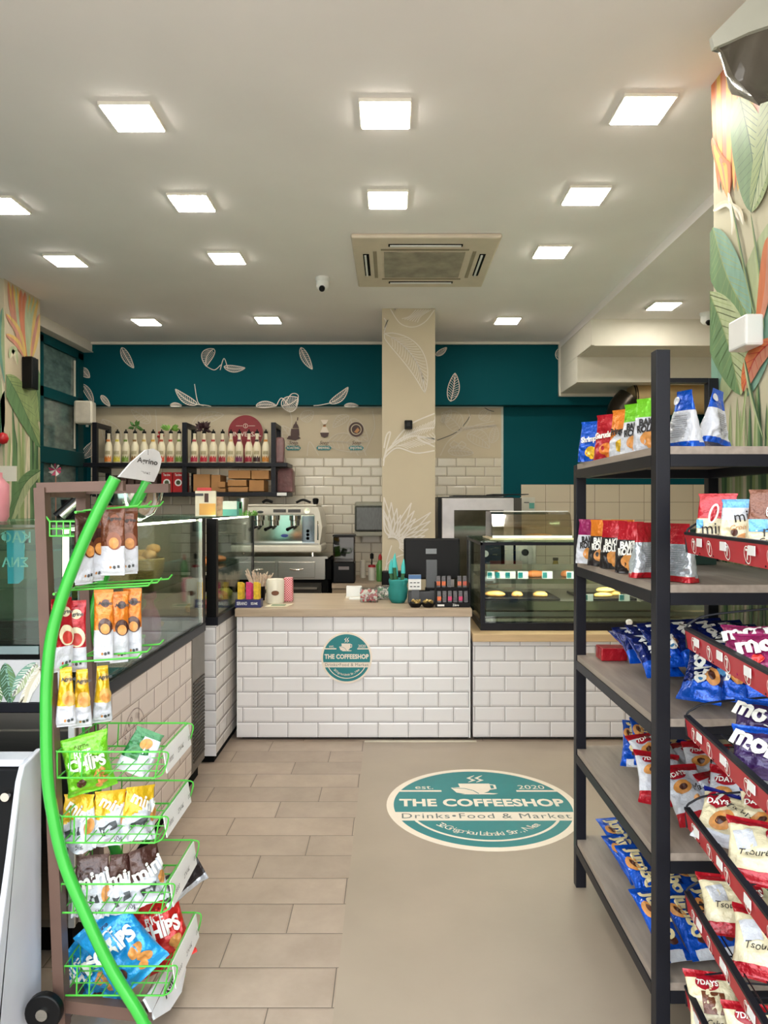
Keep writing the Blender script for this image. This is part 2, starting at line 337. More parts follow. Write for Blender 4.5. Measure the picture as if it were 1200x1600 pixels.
# ---------------------------------------------------------------- painted murals on the side columns
MC = {}
def mc(n, rgb): 
    MC[n] = M('mural_'+n, rgb, .55, var=.16, scale=6, stretch=(4, 4, 1.3)); return MC[n]
names = ['g1', 'g2', 'g3', 'g4', 'or', 'ye', 'pk', 'cr', 'dk', 'rd', 'tl', 'wh']
cols = [(98, 132, 88), (140, 158, 104), (58, 92, 62), (168, 180, 138), (196, 106, 58), (208, 172, 84), (190, 124, 100), (214, 204, 178), (44, 58, 40), (176, 50, 44), (120, 160, 142), (226, 224, 214)]
MURAL = [mc(n, c) for n, c in zip(names, cols)]; IX = {n: i for i, n in enumerate(names)}
def XP(X, sgn):
    lay = [0]
    def P(x, y):
        d = X*F/(x-CX); return Vector((X-sgn*(.0008+lay[0]*.00012), d, az(y, d)))
    P.lay = lay; return P
def blade(mb, P, pts, wd, ca, cb, vein=None, nrm=(-1, 0, 0), nv=10):
    """painted leaf: spine points in picture units, half-width, two halves in two tones"""
    P.lay[0] += 1
    s = [(v.x, v.y) for v in bez([(x, y, 0) for x, y in pts], 8)]; N = len(s)-1
    L, Rr, S = [], [], []
    for i, (x, y) in enumerate(s):
        a = s[max(i-1, 0)]; b_ = s[min(i+1, N)]; dx, dy = b_[0]-a[0], b_[1]-a[1]; l_ = math.hypot(dx, dy) or 1
        k = wd*math.sin(PI*min(1, max(0, (i/N)**.85)))**.8
        L.append((x-dy/l_*k, y+dx/l_*k)); Rr.append((x+dy/l_*k, y-dx/l_*k)); S.append((x, y))
    cl = lambda p: (max(P.x0, min(P.x1, p[0])), p[1])
    L, Rr, S = [[cl(p) for p in q] for q in (L, Rr, S)]
    n = N+1; V = [P(*p) for p in L]+[P(*p) for p in S]+[P(*p) for p in Rr]
    mb.add(V, [(i, i+1, n+i+1, n+i) for i in range(N)], IX[ca]); mb.add(V, [(n+i, n+i+1, 2*n+i+1, 2*n+i) for i in range(N)], IX[cb])
    P.lay[0] += 1
    if vein:
        mb.ribbon([P(*p) for p in S], .006, nrm, IX[vein])
        for i in range(1, nv):
            j = int(i*N/nv); j2 = min(N, j+max(1, N//8))
            for E in (L, Rr): mb.ribbon([P(*S[j]), P(*(S[j2][0]*.15+E[j2][0]*.85, S[j2][1]*.15+E[j2][1]*.85))], .0025, nrm, IX[vein])
m = MB(); P = XP(1.31, 1); P.x0, P.x1 = 1113.6, 1330
m_b = lambda *a, **k: blade(m, P, *a, **k)
for i in range(22):   # stalks behind, below
    x = 1119+i*8; m_b([(x, 1000), (x+R.uniform(-3, 3), 800), (x+R.uniform(-6, 6), 610+R.uniform(-20, 30))], 5, *R.choice([('g4', 'g2'), ('g3', 'g1'), ('tl', 'g4'), ('g2', 'g3'), ('g4', 'cr')]))
m_b([(1180, 420), (1150, 500), (1120, 640)], 40, 'tl', 'g4')
m_b([(1230, 330), (1190, 480), (1170, 620)], 38, 'g4', 'tl')
for k in range(9): m_b([(1118+k*9, 70+k*3), (1122+k*8, 190), (1126+k*6, 300)], 7, *R.choice([('or', 'pk'), ('ye', 'or'), ('pk', 'ye'), ('ye', 'ye')]))
for k in range(5): m_b([(1116+k*4, 215+k*10), (1128+k*3, 260), (1142, 312)], 6, *R.choice([('or', 'pk'), ('ye', 'or'), ('pk', 'or')]))
m_b([(1160, 150), (1180, 250), (1178, 332)], 30, 'g1', 'g2', 'g3', nv=16)
m_b([(1215, 90), (1205, 200), (1178, 330)], 18, 'g2', 'g4', 'g3', nv=16)
m_b([(1118, 330), (1140, 318), (1160, 345)], 5, 'wh', 'cr'); m_b([(1142, 300), (1150, 340), (1148, 368)], 4, 'wh', 'cr'); m_b([(1142, 315), (1160, 330), (1166, 352)], 4, 'wh', 'cr')
m_b([(1118, 355), (1140, 430), (1176, 500)], 27, 'g1', 'tl', 'g2', nv=14)
m_b([(1112, 455), (1140, 530), (1162, 618)], 34, 'g1', 'g4', 'g2', nv=26)
m_b([(1148, 318), (1168, 420), (1190, 520)], 2, 'g2', 'g3'); m_b([(1178, 332), (1192, 430), (1200, 520)], 2, 'g2', 'g3')
m_b([(1205, 370), (1200, 450), (1188, 520)], 10, 'or', 'pk')
m_b([(1215, 530), (1185, 560), (1166, 612)], 15, 'or', 'pk', 'rd', nv=8)
m_b([(1168, 560), (1180, 620), (1200, 690)], 3, 'g4', 'g3')
m_b([(1172, 600), (1166, 660), (1160, 720)], 2, 'g2', 'g4')
m_b([(1112, 740), (1150, 725), (1185, 700)], 14, 'g4', 'tl', 'g1', nv=8)
m.build('painted_mural', MURAL, rc)
m = MB(); P = XP(-2.915, -1); P.x0, P.x1 = 8.5, 61.5
for i in range(12):
    x = 12+i*5; m_b2 = blade(m, P, [(x, 900), (x+R.uniform(-2, 2), 760), (x+R.uniform(-4, 4), 640+R.uniform(-20, 40))], 4, *R.choice([('g4', 'g2'), ('g3', 'g1'), ('g2', 'g4'), ('g1', 'cr')]), nrm=(1, 0, 0))
for k in range(8): blade(m, P, [(12+k*6.5, 440+k*4), (22+k*4, 500), (38+k, 562)], 4.5, *R.choice([('or', 'pk'), ('ye', 'or'), ('pk', 'ye'), ('g4', 'ye')]), nrm=(1, 0, 0))
for a in ([(8, 490), (28, 520), (40, 565)], [(8, 522), (25, 535), (38, 560)], [(61, 490), (54, 530), (48, 562)]): blade(m, P, a, 5, 'pk', 'ye', nrm=(1, 0, 0))
blade(m, P, [(8, 585), (30, 625), (62, 700)], 17, 'g1', 'g2', 'g3', nrm=(1, 0, 0), nv=10)
blade(m, P, [(40, 560), (56, 610), (61, 660)], 14, 'g2', 'g1', 'g3', nrm=(1, 0, 0), nv=10)
blade(m, P, [(14, 560), (20, 545), (26, 570)], 5, 'cr', 'g4', nrm=(1, 0, 0))
blade(m, P, [(62, 735), (35, 760), (10, 830)], 11, 'g1', 'g4', 'g3', nrm=(1, 0, 0), nv=8)
m.build('painted_mural', MURAL, lc)
m = MB()
fl = MB()
P2 = PB(5.347)
for a, w_, c1, c2 in (([(4, 480), (2, 540), (8, 600)], 5, 'tl', 'g4'), ([(8, 610), (3, 650), (0, 700)], 6, 'g3', 'tl'), ([(2, 590), (6, 660), (8, 760)], 4, 'g4', 'cr')):
    P2f = lambda x, y: P2(x, y)+Vector((0, -P2f.lay[0]*.0002, 0)); P2f.lay = [0]; P2f.x0, P2f.x1 = -40, 7.8
    blade(fl, P2f, a, w_, c1, c2, nrm=(0, -1, 0))
fl.build('painted_mural', MURAL, lc)

# ---------------------------------------------------------------- teal window in the left wall
wn_ = struct(MB().box(-3.252, -3.215, 5.92, 7.43, 3.03, 3.12).box(-3.252, -3.215, 5.92, 7.43, 2.53, 2.63).box(-3.252, -3.205, 5.92, 7.43, 1.92, 2.07)
             .box(-3.252, -3.215, 6.02, 6.10, 1.95, 3.1).box(-3.252, -3.215, 6.44, 6.58, 1.95, 3.1).box(-3.252, -3.215, 7.30, 7.43, .2, 3.1).box(-3.252, -3.215, 6.44, 6.58, .2, 1.95).build('window_1', DTEAL, bevel=.004))
MB().box(-3.248, -3.24, 6.0, 7.4, .3, 3.1).build('pane', M('window_pane', (96, 116, 112), .08, var=.35, scale=2, coat=.6, stretch=(1, 4, 9)), wn_)
m = MB()
for k in range(14): m.box(-3.24, -3.228, 6.1, 6.40, 2.66+k*.026, 2.668+k*.026)
m.build('blind_slats', M('slat_grey', (120, 124, 118), .5), wn_)
m = MB(); m.box(-3.235, -3.222, 6.38, 6.40, 2.1, 3.0).box(-3.235, -3.222, 7.24, 7.26, 2.1, 3.0).build('window_trim', WHITE, wn_)
# leaf print at the back corner of the left wall
m = MB(); P = XP(-3.245, -1)
m = MB(); P = PB(7.44)
for a, b_, w_, bd in (((128, 575), (140, 590), 6, 2), ((128, 600), (146, 632), 5, -4), ((128, 715), (145, 690), 8, 6)): leaf_line(m, P, a, b_, w_, bd, lw=.008)
m.build('leaf_drawing', LINE, bpy.data.objects['wall_back_beam'])

# ================================================================ CEILING THINGS
PAN = emis('panel_light', (255, 249, 234), PANEL_W)
FR = M('panel_rim', (238, 234, 222), .5)
d4 = [3.08, 3.946, 4.83, 6.5]
def panel(px, py, label, z=3.23):
    d = F*(z-EYE)/(CY-py); t = thing('ceiling_light', label, 'light', (ax(px, d), d, z), 0, 'square ceiling lights')
    h = .112
    MB().box(-h, h, -h, h, -.016, -.0005).build('frame', FR, t, bevel=.003, world=False)
    MB().box(-h+.009, h-.009, -h+.009, h-.009, -.0195, -.0165).build('diffuser', PAN, t, world=False)
rowname = ['nearest row', 'second row', 'third row', 'back row']
for px, py, lb in ((208, 180, 'square white ceiling light in the nearest row, left one'), (602, 175, 'square white ceiling light in the nearest row, middle one'), (1003, 168, 'square white ceiling light in the nearest row, right one near mural'),
                   (3, 318, 'square white ceiling light cut by the left picture edge'), (300, 314, 'square white ceiling light in the second row, between the edge one and the middle'), (606, 309, 'square white ceiling light in the second row, just before the air conditioner'), (915, 303, 'square white ceiling light in the second row, right one'),
                   (103, 405, 'square white ceiling light in the third row, leftmost'), (355, 401, 'square white ceiling light in the third row, left of the dome camera'), (862, 391, 'square white ceiling light in the third row, right of the air conditioner'),
                   (229, 501, 'square white ceiling light in the back row, leftmost above the bottles'), (419, 498, 'square white ceiling light in the back row, left of the column'), (793, 499, 'square white ceiling light in the back row, right of the column')):
    panel(px, py, lb)
panel(1037, 476, 'square white ceiling light on the lower ceiling strip before the bulkhead', 3.165)
# air conditioner cassette
d0, d1 = F*1.71/(790-364), F*1.71/(790-443); x0, x1 = -.66, .845
xa, xb = ax(548, d0), ax(785, d0); xm = (xa+xb)/2; ym = (d0+d1)/2; h = (xb-xa)/2
ac = thing('air_conditioner', 'square beige ceiling cassette air conditioner with a mesh grille, before the column', 'air conditioner', (xm, ym, 3.23))
ACM = M('aged_plastic', (216, 202, 184), .5, var=.04)
m = MB(); hy = (d1-d0)/2
m.box(-h, h, -hy, hy, -.03, -.0005).build('cover', ACM, ac, bevel=.012, world=False)
m = MB(); g = .26*h/.46
m.box(-.27, .27, -.26, .26, -.036, -.0305).build('intake_grille', M('grille_mesh', (160, 152, 136), .7, var=.25, scale=9, bump=.5, bscale=120), ac, world=False)
m = MB()
for s in (-1, 1): m.box(s*.33-.012, s*.33+.012, -.27, .27, -.0335, -.0305).box(-.29, .29, s*.30-.012, s*.30+.012, -.0335, -.0305)
m.build('panel_seam', M('seam_shadow', (150, 138, 116), .6), ac, world=False)
for nm, bx in (('left', (-.41, -.37, -.22, .22)), ('right', (.37, .41, -.22, .22)), ('near', (-.24, .24, -.40, -.36)), ('far', (-.24, .24, .36, .40))):
    o = MB().box(*bx, -.034, -.0305).build('air_slot', DARK, ac, world=False)
    x0_, x1_, y0_, y1_ = bx; mb = MB()
    if x1_-x0_ > .2: mb.box(x0_+.01, x1_-.01, y0_+.008, y0_+.028, -.041, -.0345)
    else: mb.box(x0_+.008, x0_+.022, y0_+.01, y1_-.01, -.041, -.0345)
    mb.build('louvre', WPLAST, o, world=False)
# dome cameras
def dome(px, py, z, lb, s=1):
    d = F*(z-EYE)/(CY-py); t = thing('security_camera', lb, 'security camera', (ax(px, d), d, z))
    MB().lathe([(.055*s, -.0005), (.056*s, -.018), (.05*s, -.03)], 24).build('base', WPLAST, t, smooth=40, world=False)
    MB().lathe([(.048*s, -.03), (.05*s, -.055*s-.01), (.043*s, -.08*s), (.026*s, -.098*s), (.004, -.104*s)], 24).build('housing', WPLAST, t, smooth=40, world=False)
    m = MB(); c = Vector((0, -.03*s, -.085*s)); m.tube([c, c+Vector((0, -.022*s, -.014*s))], .022*s, 16); m.build('lens', BPLAST, t, smooth=40, world=False)
dome(504, 434, 3.23, 'white dome security camera on the ceiling left of the air conditioner')
dome(1104, 489, 3.165, 'white dome security camera in the corner beside the right mural')
# black lamp on left column
t = thing('wall_lamp', 'black box wall lamp on the flower mural at the left', 'wall lamp', (-2.912, 5.65, 2.57))
a = XP(-2.915, -1); q0 = a(35, 557); 
MB().box(.0, .085, -.05, .05, -.125, .125).build('housing', BPLAST, t, bevel=.006, world=False)
MB().box(.02, .07, -.035, .035, .126, .131).build('lens', M('lamp_glass', (60, 45, 20), .2), t, world=False)
# small black sconce on the column
d = 6.16; t = tag(MB().box(ax(632, d), ax(644, d), d-.07, d-.001, az(671, d), az(658, d)).box(ax(634, d), ax(642, d), d-.08, d-.069, az(669, d), az(660, d)).build('wall_sensor', BPLAST, bevel=.006), 'small black box lamp on the grey column', 'wall lamp')
# white router-like speaker on back left corner
def speaker(c, hx, hy, hz, lb, rz=0):
    t = thing('wall_speaker', lb, 'speaker', c, rz)
    MB().box(-hx, hx, -hy, hy, -hz, hz).build('housing', CREAM, t, bevel=.02, world=False)
    MB().box(-hx*.8, hx*.8, -hy-.004, -hy, -hz*.8, hz*.85).build('grille', M('speaker_grille', (206, 198, 184), .7, var=.1, bump=.4, bscale=300), t, world=False)
    MB().box(-.012, .012, hy-.012, hy+.006, -hz-.02, hz+.02).build('bracket', WPLAST, t, world=False)
d = 7.2; speaker((ax(133, d), d, az(645, d)), .09, .08, .115, 'cream wall speaker in the back left corner above the bottle shelf', .15)
t = thing('wall_speaker', 'white wall speaker bolted to the right leaf mural', 'speaker', (1.305, 2.55, 2.145))
MB().box(-.07, -.005, -.075, .055, -.065, .045).build('housing', WPLAST, t, bevel=.008, world=False)
MB().box(-.006, .004, -.03, .03, -.075, -.064).build('bracket', STEEL, t, world=False)
# hanging canopy / curled grey panel at the top right
t = thing('ceiling_canopy', 'pale canopy with glossy grey curled underside in the top right corner', 'canopy', (1.1, 2.25, 3.05))
d = 2.28
top = [(1112, 56), (1116, 74), (1140, 64), (1170, 50), (1200, 40), (1290, 22), (1400, 20)]
m = MB(); N = len(top)
for k, dd in ((0, 0), (1, .28)):
    pass
f = [at(x, y, d) for x, y in top+[(1400, -41), (1207, -41)]]; N = len(f); bk = [v+Vector((.0, .02, 0)) for v in f]
m.add(f+bk, [tuple(range(N)), tuple(range(2*N-1, N-1, -1))]+[(i, i+N, (i+1) % N+N, (i+1) % N) for i in range(N)])
m.build('fascia', M('pale_grey_paint', (205, 208, 200), .5, var=.03), t)
m = MB(); low = [(1117, 76), (1128, 84), (1150, 112), (1172, 150), (1183, 170), (1192, 158), (1210, 154), (1290, 150), (1400, 150)]; up_ = [(1116, 74), (1126, 70), (1140, 64), (1158, 56), (1172, 50), (1184, 46), (1200, 40), (1290, 22), (1400, 20)]
n = len(low); rows = 7; vs = []
for j in range(rows):
    t_ = j/(rows-1)
    for i in range(n):
        x = up_[i][0]*(1-t_)+low[i][0]*t_; y = up_[i][1]*(1-t_)+low[i][1]*t_; v = at(x, y, d+.02); v.y += .10*min(1, i/3)*math.sin(PI*t_)+.02*math.sin(i*1.9+t_*4); vs.append(v)
m.add(vs, [(j*n+i, j*n+i+1, (j+1)*n+i+1, (j+1)*n+i) for j in range(rows-1) for i in range(n-1)])
m.build('curled_panel', M('glossy_grey_film', (112, 106, 100), .12, var=.1, coat=.8), t, smooth=True)
# steel duct + dark hood bar behind the right rack
t = thing('extractor_duct', 'shiny steel extractor duct under the white bulkhead at the right', 'duct', (2.6, 7.0, 2.4))
m = MB(); m.tube([(ax(985, 7.0), 7.0, az(625, 7.0)), (3.38, 7.0, az(622, 7.0))], .155, 24); m.build('pipe', M('duct_steel', (214, 190, 146), .4, metal=.75, var=.05), t, smooth=40)
m = MB()
for k in range(3): m.tube([(ax(985, 7)+k*.02, 7.0, az(625, 7)), (ax(985, 7)+k*.02+.012, 7.0, az(625, 7))], .162-k*.004, 24)
m.build('collar', M('dark_steel', (60, 54, 48), .3, metal=.8), t, smooth=40)
m = MB(); m.tube(bez([(ax(985, 7), 7.0, az(625, 7)), (ax(973, 7), 7.0, az(640, 7)), (ax(968, 7), 7.0, az(668, 7))], 5), .145, 20); m.build('elbow', M('dark_steel'  , (60, 54, 48), .3), t, smooth=40)
# ================================================================ COUNTERS
def subway(name, ua, u0, w_=.195, h_=.0982, v0=.018): return tiles(name, ua, 2, w_, h_, u0, v0, .5, .0035, (226, 222, 222), (120, 116, 116), .015, .12, .011, .8)
T1 = subway('subway_tiles_counter', 0, -.473)
c1 = thing('front_counter', 'white subway tiled counter with wood top and round shop sign on its face', 'counter', (-.24, 4.6, 0))
MB().box(-.994, .513, 4.60, 5.37, .02, .804).build('body', T1, c1)
MB().box(-.97, .50, 4.63, 5.35, .0031, .02).build('plinth', DARK, c1)
MB().box(-1.006, .522, 4.572, 5.40, .8045, .8545).build('worktop', WOOD, c1, bevel=.003)
MB().box(-.998, -.9945, 4.597, 4.61, .02, .804).build('corner_trim', WPLAST, c1); MB().box(.505, .513, 4.592, 4.5995, .02, .804).build('corner_trim', WPLAST, c1)
c2 = thing('side_counter', 'lower white subway tiled counter with pale wood top at the right', 'counter', (1.9, 4.6, 0))
MB().box(.530, 3.38, 4.60, 5.6, .02, .642).build('body', subway('subway_tiles_side', 0, .64, v0=.022), c2)
MB().box(.54, 3.36, 4.63, 5.58, .0031, .02).build('plinth', DARK, c2)
MB().box(.526, 3.39, 4.575, 5.62, .6425, .692).build('worktop', M('pale_oak', (202, 172, 132), .4, var=.08, scale=5, stretch=(.8, 9, 9)), c2, bevel=.003)
c3 = thing('tiled_pier', 'white subway tiled base under the small corner glass case', 'counter', (-1.3, 4.2, 0))
T3 = tiles('subway_tiles_pier', 1, 2, .195, .0982, 4.19, .018, .5, .0035, (216, 210, 206), (120, 114, 110), .02, .12, .011, .8)
MB().box(-1.62, -1.034, 4.19, 5.38, .05, .81).build('body', T3, c3)
MB().box(-1.60, -1.05, 4.21, 5.36, 0, .05).build('plinth', DARK, c3)
MB().box(-1.62, -1.030, 4.183, 4.1895, .045, .81).build('end_face', tiles('subway_tiles_pier_end', 0, 2, .195, .0982, -1.13, .018, .5, .0035, (226, 222, 222), (120, 116, 116), .015, .12, .011, .6), c3)

# ---------------------------------------------------------------- coffee shop sign
def arcseg(r, y0, y1, n=40):
    a0 = math.asin(max(-1, min(1, y0/r))); a1 = math.asin(max(-1, min(1, y1/r)))
    rt = [(r*math.cos(a0+(a1-a0)*i/n), r*math.sin(a0+(a1-a0)*i/n)) for i in range(n+1)]
    return rt+[(-x, y) for x, y in reversed(rt)]
def shop_sign(root, r, tk=.004):
    fn = lambda u, v, d: (u, v, d); z = tk
    MB().prism(arcseg(r, -r*.9999, r*.9999), fn, 0, z).build('disc', SIGNWHITE, root, world=False)
    m = MB(); m.prism(arcseg(r*.925, -.175*r, r*.924), fn, z, z+.0004).build('upper_field', SIGNTEAL, root, world=False)
    m = MB(); m.prism(arcseg(r*.925, -r*.924, -.375*r), fn, z, z+.0004).build('lower_field', SIGNTEAL, root, world=False)
    z2 = z+.0009
    flat = lambda ox, oy, zz=z2: (lambda x, y: (ox+x, oy+y, zz))
    m = MB(); m.text('THE COFFEESHOP', .245*r, flat(0, .04*r), bold=.04, narrow=.84, space=1.04); m.build('name_lettering', SIGNWHITE, root, world=False)
    m = MB(); m.text('Drinks\u2022Food & Market', .165*r, flat(0, -.275*r), narrow=1.0, space=1.12); m.build('band_lettering', M('grey_lettering', (96, 104, 100), .5), root, world=False)
    MB().text('est.', .15*r, flat(-.585*r, .455*r)).build('year_lettering', SIGNWHITE, root, world=False); MB().text('2020', .15*r, flat(.60*r, .455*r)).build('year_lettering', SIGNWHITE, root, world=False)
    m = MB(); xo = math.sqrt(.925**2-.36**2)*r
    MB().box(-xo-.01*r, -.40*r, .335*r, .375*r, z2-.0003, z2).build('rule_line', SIGNWHITE, root, world=False); MB().box(.42*r, xo+.01*r, .335*r, .375*r, z2-.0003, z2).build('rule_line', SIGNWHITE, root, world=False)
    # arc line in the lower field
    a0, a1 = math.radians(-28), math.radians(-152)
    pts = [(math.cos(a0+(a1-a0)*i/40)*r*.80, math.sin(a0+(a1-a0)*i/40)*r*.80, z2) for i in range(41)]
    m = MB(); m.ribbon(pts, .03*r, (0, 0, 1)); m.build('arc_line', SIGNWHITE, root, world=False)
    m = MB(); st = '32 Grigoriou Labraki Str., Nikea'; n = len(st)
    for i, ch in enumerate(st):
        if ch == ' ': continue
        a = math.radians(-148+116*(i+.5)/n)*1.0; a = math.radians(-90-47+94*(i+.5)/n)
        rot = a+PI/2; cx_, cy_ = math.cos(a)*r*.66, math.sin(a)*r*.66
        m.text(ch, .125*r, lambda x, y: (cx_+x*math.cos(rot)-y*math.sin(rot), cy_+x*math.sin(rot)+y*math.cos(rot), z2))
    m.build('address_lettering', SIGNWHITE, root, world=False)
    m = MB(); k = r
    cup = [(-.20, .56), (.15, .56), (.15, .42), (.11, .34), (.04, .285), (-.10, .285), (-.18, .38)]
    m.prism([(x*k, y*k) for x, y in cup], fn, z2-.0004, z2)
    m.prism([(x*k, y*k) for x, y in ((-.29, .44), (-.20, .455), (-.08, .42), (0, .35), (.05, .27), (-.12, .26), (-.24, .31))], fn, z2, z2+.0003)
    m.prism([(x*k, y*k) for x, y in ((-.2, .262), (.16, .262), (.21, .285), (.12, .30), (-.1, .285))], fn, z2, z2+.0002)
    m.ribbon([(x*k, y*k, z2) for x, y in ((.14, .53), (.2, .52), (.2, .42), (.13, .40))], .03*k, (0, 0, 1))
    for s in (-.05, .04):
        m.ribbon([(x*k, y*k, z2) for x, y in ((s-.03, .60), (s+.04, .66), (s-.02, .72), (s+.06, .80))], [.01*k, .045*k, .04*k, .008*k], (0, 0, 1))
    m.build('cup_emblem', SIGNWHITE, root, world=False)
    m = MB(); m.ribbon([(x*k, y*k, z2+.0007) for x, y in ((-.27, .43), (-.14, .42), (-.05, .36), (.0, .28))], .013*k, (0, 0, 1)); m.build('emblem_line', SIGNTEAL, root, world=False)
fl_ = thing('floor_sign', 'large round teal and white coffee shop sign stuck on the floor', 'floor sign', (.462, 3.60, .003)); shop_sign(fl_, .485, .001)
rs = thing('round_sign', 'small round teal and white coffee shop sign on the tiled counter front', 'sign', (ax(541.5, 4.59), 4.5995, az(1028, 4.59))); rs.rotation_euler = (PI/2, 0, 0); shop_sign(rs, .165, .006)

# ================================================================ RIGHT GLASS CASE
dc = thing('display_case', 'black framed glass snack case on the low counter at the right', 'display case', (1.4, 5.1, .692))
X0, X1, Y0, Y1, Z0, Z1 = .592, 2.18, 4.70, 5.54, .693, 1.285
MB().box(X0, X1, Y0, Y1, Z0, Z0+.05).build('base', BLACK, dc, bevel=.003)
for x, y in ((X0, Y0), (X0, Y1-.03), (X1-.03, Y0), (X1-.03, Y1-.03)): MB().box(x, x+.03, y, y+.03, Z0+.05, Z1-.028).build('post', BLACK, dc)
MB().box(X0, X1, Y0, Y1, Z1-.008, Z1).build('top_glass', SHEET, dc)
MB().box(X0, X1, Y0, Y0+.014, Z1-.028, Z1-.008).box(X0, X0+.014, Y0, Y1, Z1-.028, Z1-.008).box(X1-.014, X1, Y0, Y1, Z1-.028, Z1-.008).build('top_rail', BLACK, dc)
MB().box(X0+.03, X1-.03, Y0+.004, Y0+.008, Z0+.05, Z1-.028).build('front_glass', GLASS, dc)
MB().box(X0+.004, X0+.008, Y0+.03, Y1-.03, Z0+.05, Z1-.028).build('side_glass', GLASS, dc)
MB().box(X0+.03, X1-.03, Y1-.03, Y1-.012, Z0+.05, Z1-.22).build('back_panel', M('case_back', (120, 112, 96), .4, var=.1), dc)
MB().box(X0+.04, X1-.04, Y0+.05, Y1-.04, Z0+.16, Z0+.185).build('deck', STEEL, dc, bevel=.003)
MB().box(X0+.04, X1-.04, Y0+.03, Y0+.045, Z0+.13, Z0+.19).build('deck_lip', CHROME, dc)
zs = az(905, 4.85)
MB().box(X0+.04, X1-.04, Y0+.15, Y1-.06, zs-.012, zs).build('shelf', STEEL, dc)
MB().box(X0+.04, X1-.04, Y0+.14, Y0+.15, zs-.03, zs+.004).build('shelf_lip', CHROME, dc)
MB().box(X0+.04, X1-.04, Y0+.03, Y1-.05, Z0+.055, Z0+.075).build('heater_tray', M('perforated_steel', (190, 176, 150), .35, metal=.8, var=.25, scale=60), dc)
MB().box(X0+.04, X1-.04, Y0+.02, Y0+.026, Z0+.09, Z0+.12).build('heater_bar', STEEL, dc)
MB().lathe([(.0, 0), (.022, .001), (.022, .01), (.015, .014)], 20).build('badge', WPLAST, dc, world=False, loc=(ax(984, 4.69)-1.4, 4.71-5.1, az(973, 4.69)-.692)).rotation_euler = (PI/2, 0, 0)
LED = emis('case_led', (255, 246, 224), 60)
MB().box(X0+.06, X1-.06, Y0+.02, Y0+.04, Z1-.022, Z1-.012).build('light_strip', LED, dc)
MB().box(X0+.06, X1-.06, Y0+.155, Y0+.17, zs-.022, zs-.0125).build('light_strip', LED, dc)
# trays and food
PAST = M('baked_pastry', (206, 150, 84), .5, var=.28, scale=18, bump=.3, bscale=60); BREAD = M('sesame_bread', (190, 108, 56), .45, var=.2, scale=20, bump=.2)
def blob(px, py, d, w_, l_, h_, mat, lb, cat, name, grp=None, rz=0, z=None):
    m = MB(); vs = []; fs = []; nu, nv = 18, 9
    for j in range(nv+1):
        ph = -PI/2+PI*j/nv
        for i in range(nu):
            th = 2*PI*i/nu; v = Vector((math.cos(ph)*math.cos(th)*w_/2, math.cos(ph)*math.sin(th)*l_/2, math.sin(ph)*h_/2))
            v *= 1+.10*noise.noise(v*35+Vector((px, py, 0))); v.z = max(v.z, -h_*.33); vs.append(v)
    for j in range(nv):
        for i in range(nu): fs.append((j*nu+i, j*nu+(i+1) % nu, (j+1)*nu+(i+1) % nu, (j+1)*nu+i))
    m.add(vs, fs); p = at(px, py, d)
    if z is not None: p.z = z
    o = m.build(name, mat, smooth=True, loc=(p.x, p.y, p.z+h_*.33)); o.rotation_euler.z = rz; tag(o, lb, cat, grp); return o
zd = Z0+.1865
for i, (xa_, xb_, lb) in enumerate(((ax(756, 4.9), ax(868, 4.9), 'black baking tray on the case deck, left one'), (ax(905, 4.9), ax(985, 4.9), 'black baking tray on the case deck, behind the black rack post'))):
    m = MB(); m.box(xa_, xb_, 4.80, 5.22, zd, zd+.006).box(xa_, xb_, 4.79, 4.80, zd, zd+.014).box(xa_-.006, xa_, 4.79, 5.22, zd, zd+.014).box(xb_, xb_+.006, 4.79, 5.22, zd, zd+.014); tag(m.build('baking_tray', BLACK), lb, 'tray')
blob(773, 940, 4.95, .14, .09, .05, PAST, 'long toasted sandwich on the left tray of the glass case', 'pastry', 'toasted_roll', z=zd+.006)
blob(808, 940, 4.95, .08, .08, .045, PAST, 'small round bun in the middle of the left tray', 'pastry', 'bread_bun', z=zd+.006)
blob(844, 940, 4.95, .10, .08, .045, PAST, 'oval bun at the right end of the left tray', 'pastry', 'bread_bun', z=zd+.006)
for i, (x, y, lb) in enumerate(((942, 940, 'yellow long roll in front on the right tray'), (946, 936, 'yellow long roll lying on top of the others on the right tray'), (955, 938, 'yellow long roll at the right end of the right tray'))):
    blob(x, y, 4.93+.05*i, .13, .05, .04, M('yellow_roll', (216, 172, 92), .5, var=.15), lb, 'pastry', 'bread_roll', z=zd+.006+.03*(i == 1))
for i, (x, w_, lb) in enumerate(((776, .09, 'orange wrapped snack on the upper shelf of the case, leftmost'), (835, .16, 'large glossy sausage roll on the upper shelf, second from the left'), (886, .09, 'reddish roll on the upper shelf beside the rack post'))):
    blob(x, 893, 5.0, w_, .10, .055, BREAD, lb, 'pastry', 'sausage_roll', z=zs+.002)
TAG = M('tag_white', (226, 228, 224), .5)
for i, (x, lb) in enumerate(((769, 'leftmost'), (781, 'second from the left'), (797, 'third from the left'), (817, 'fourth from the left, before the sausage roll'), (855, 'fifth from the left, right of the sausage roll'), (893, 'beside the black rack post'))):
    d = 4.865; p = at(x, 900, d); t = thing('price_tag', 'teal and white tag on upper case shelf, '+lb.replace('fifth from the left, right', 'fifth, right').replace('fourth from the left, before', 'fourth, before'), 'price tag', (p.x, d, zs), 0, 'price tags in the case')
    MB().box(-.036, .036, -.004, .0, .0, .052).build('card', TAG, t, world=False); MB().box(-.032, -.002, -.0052, -.0042, .008, .045).build('logo_patch', SIGNTEAL, t, world=False)
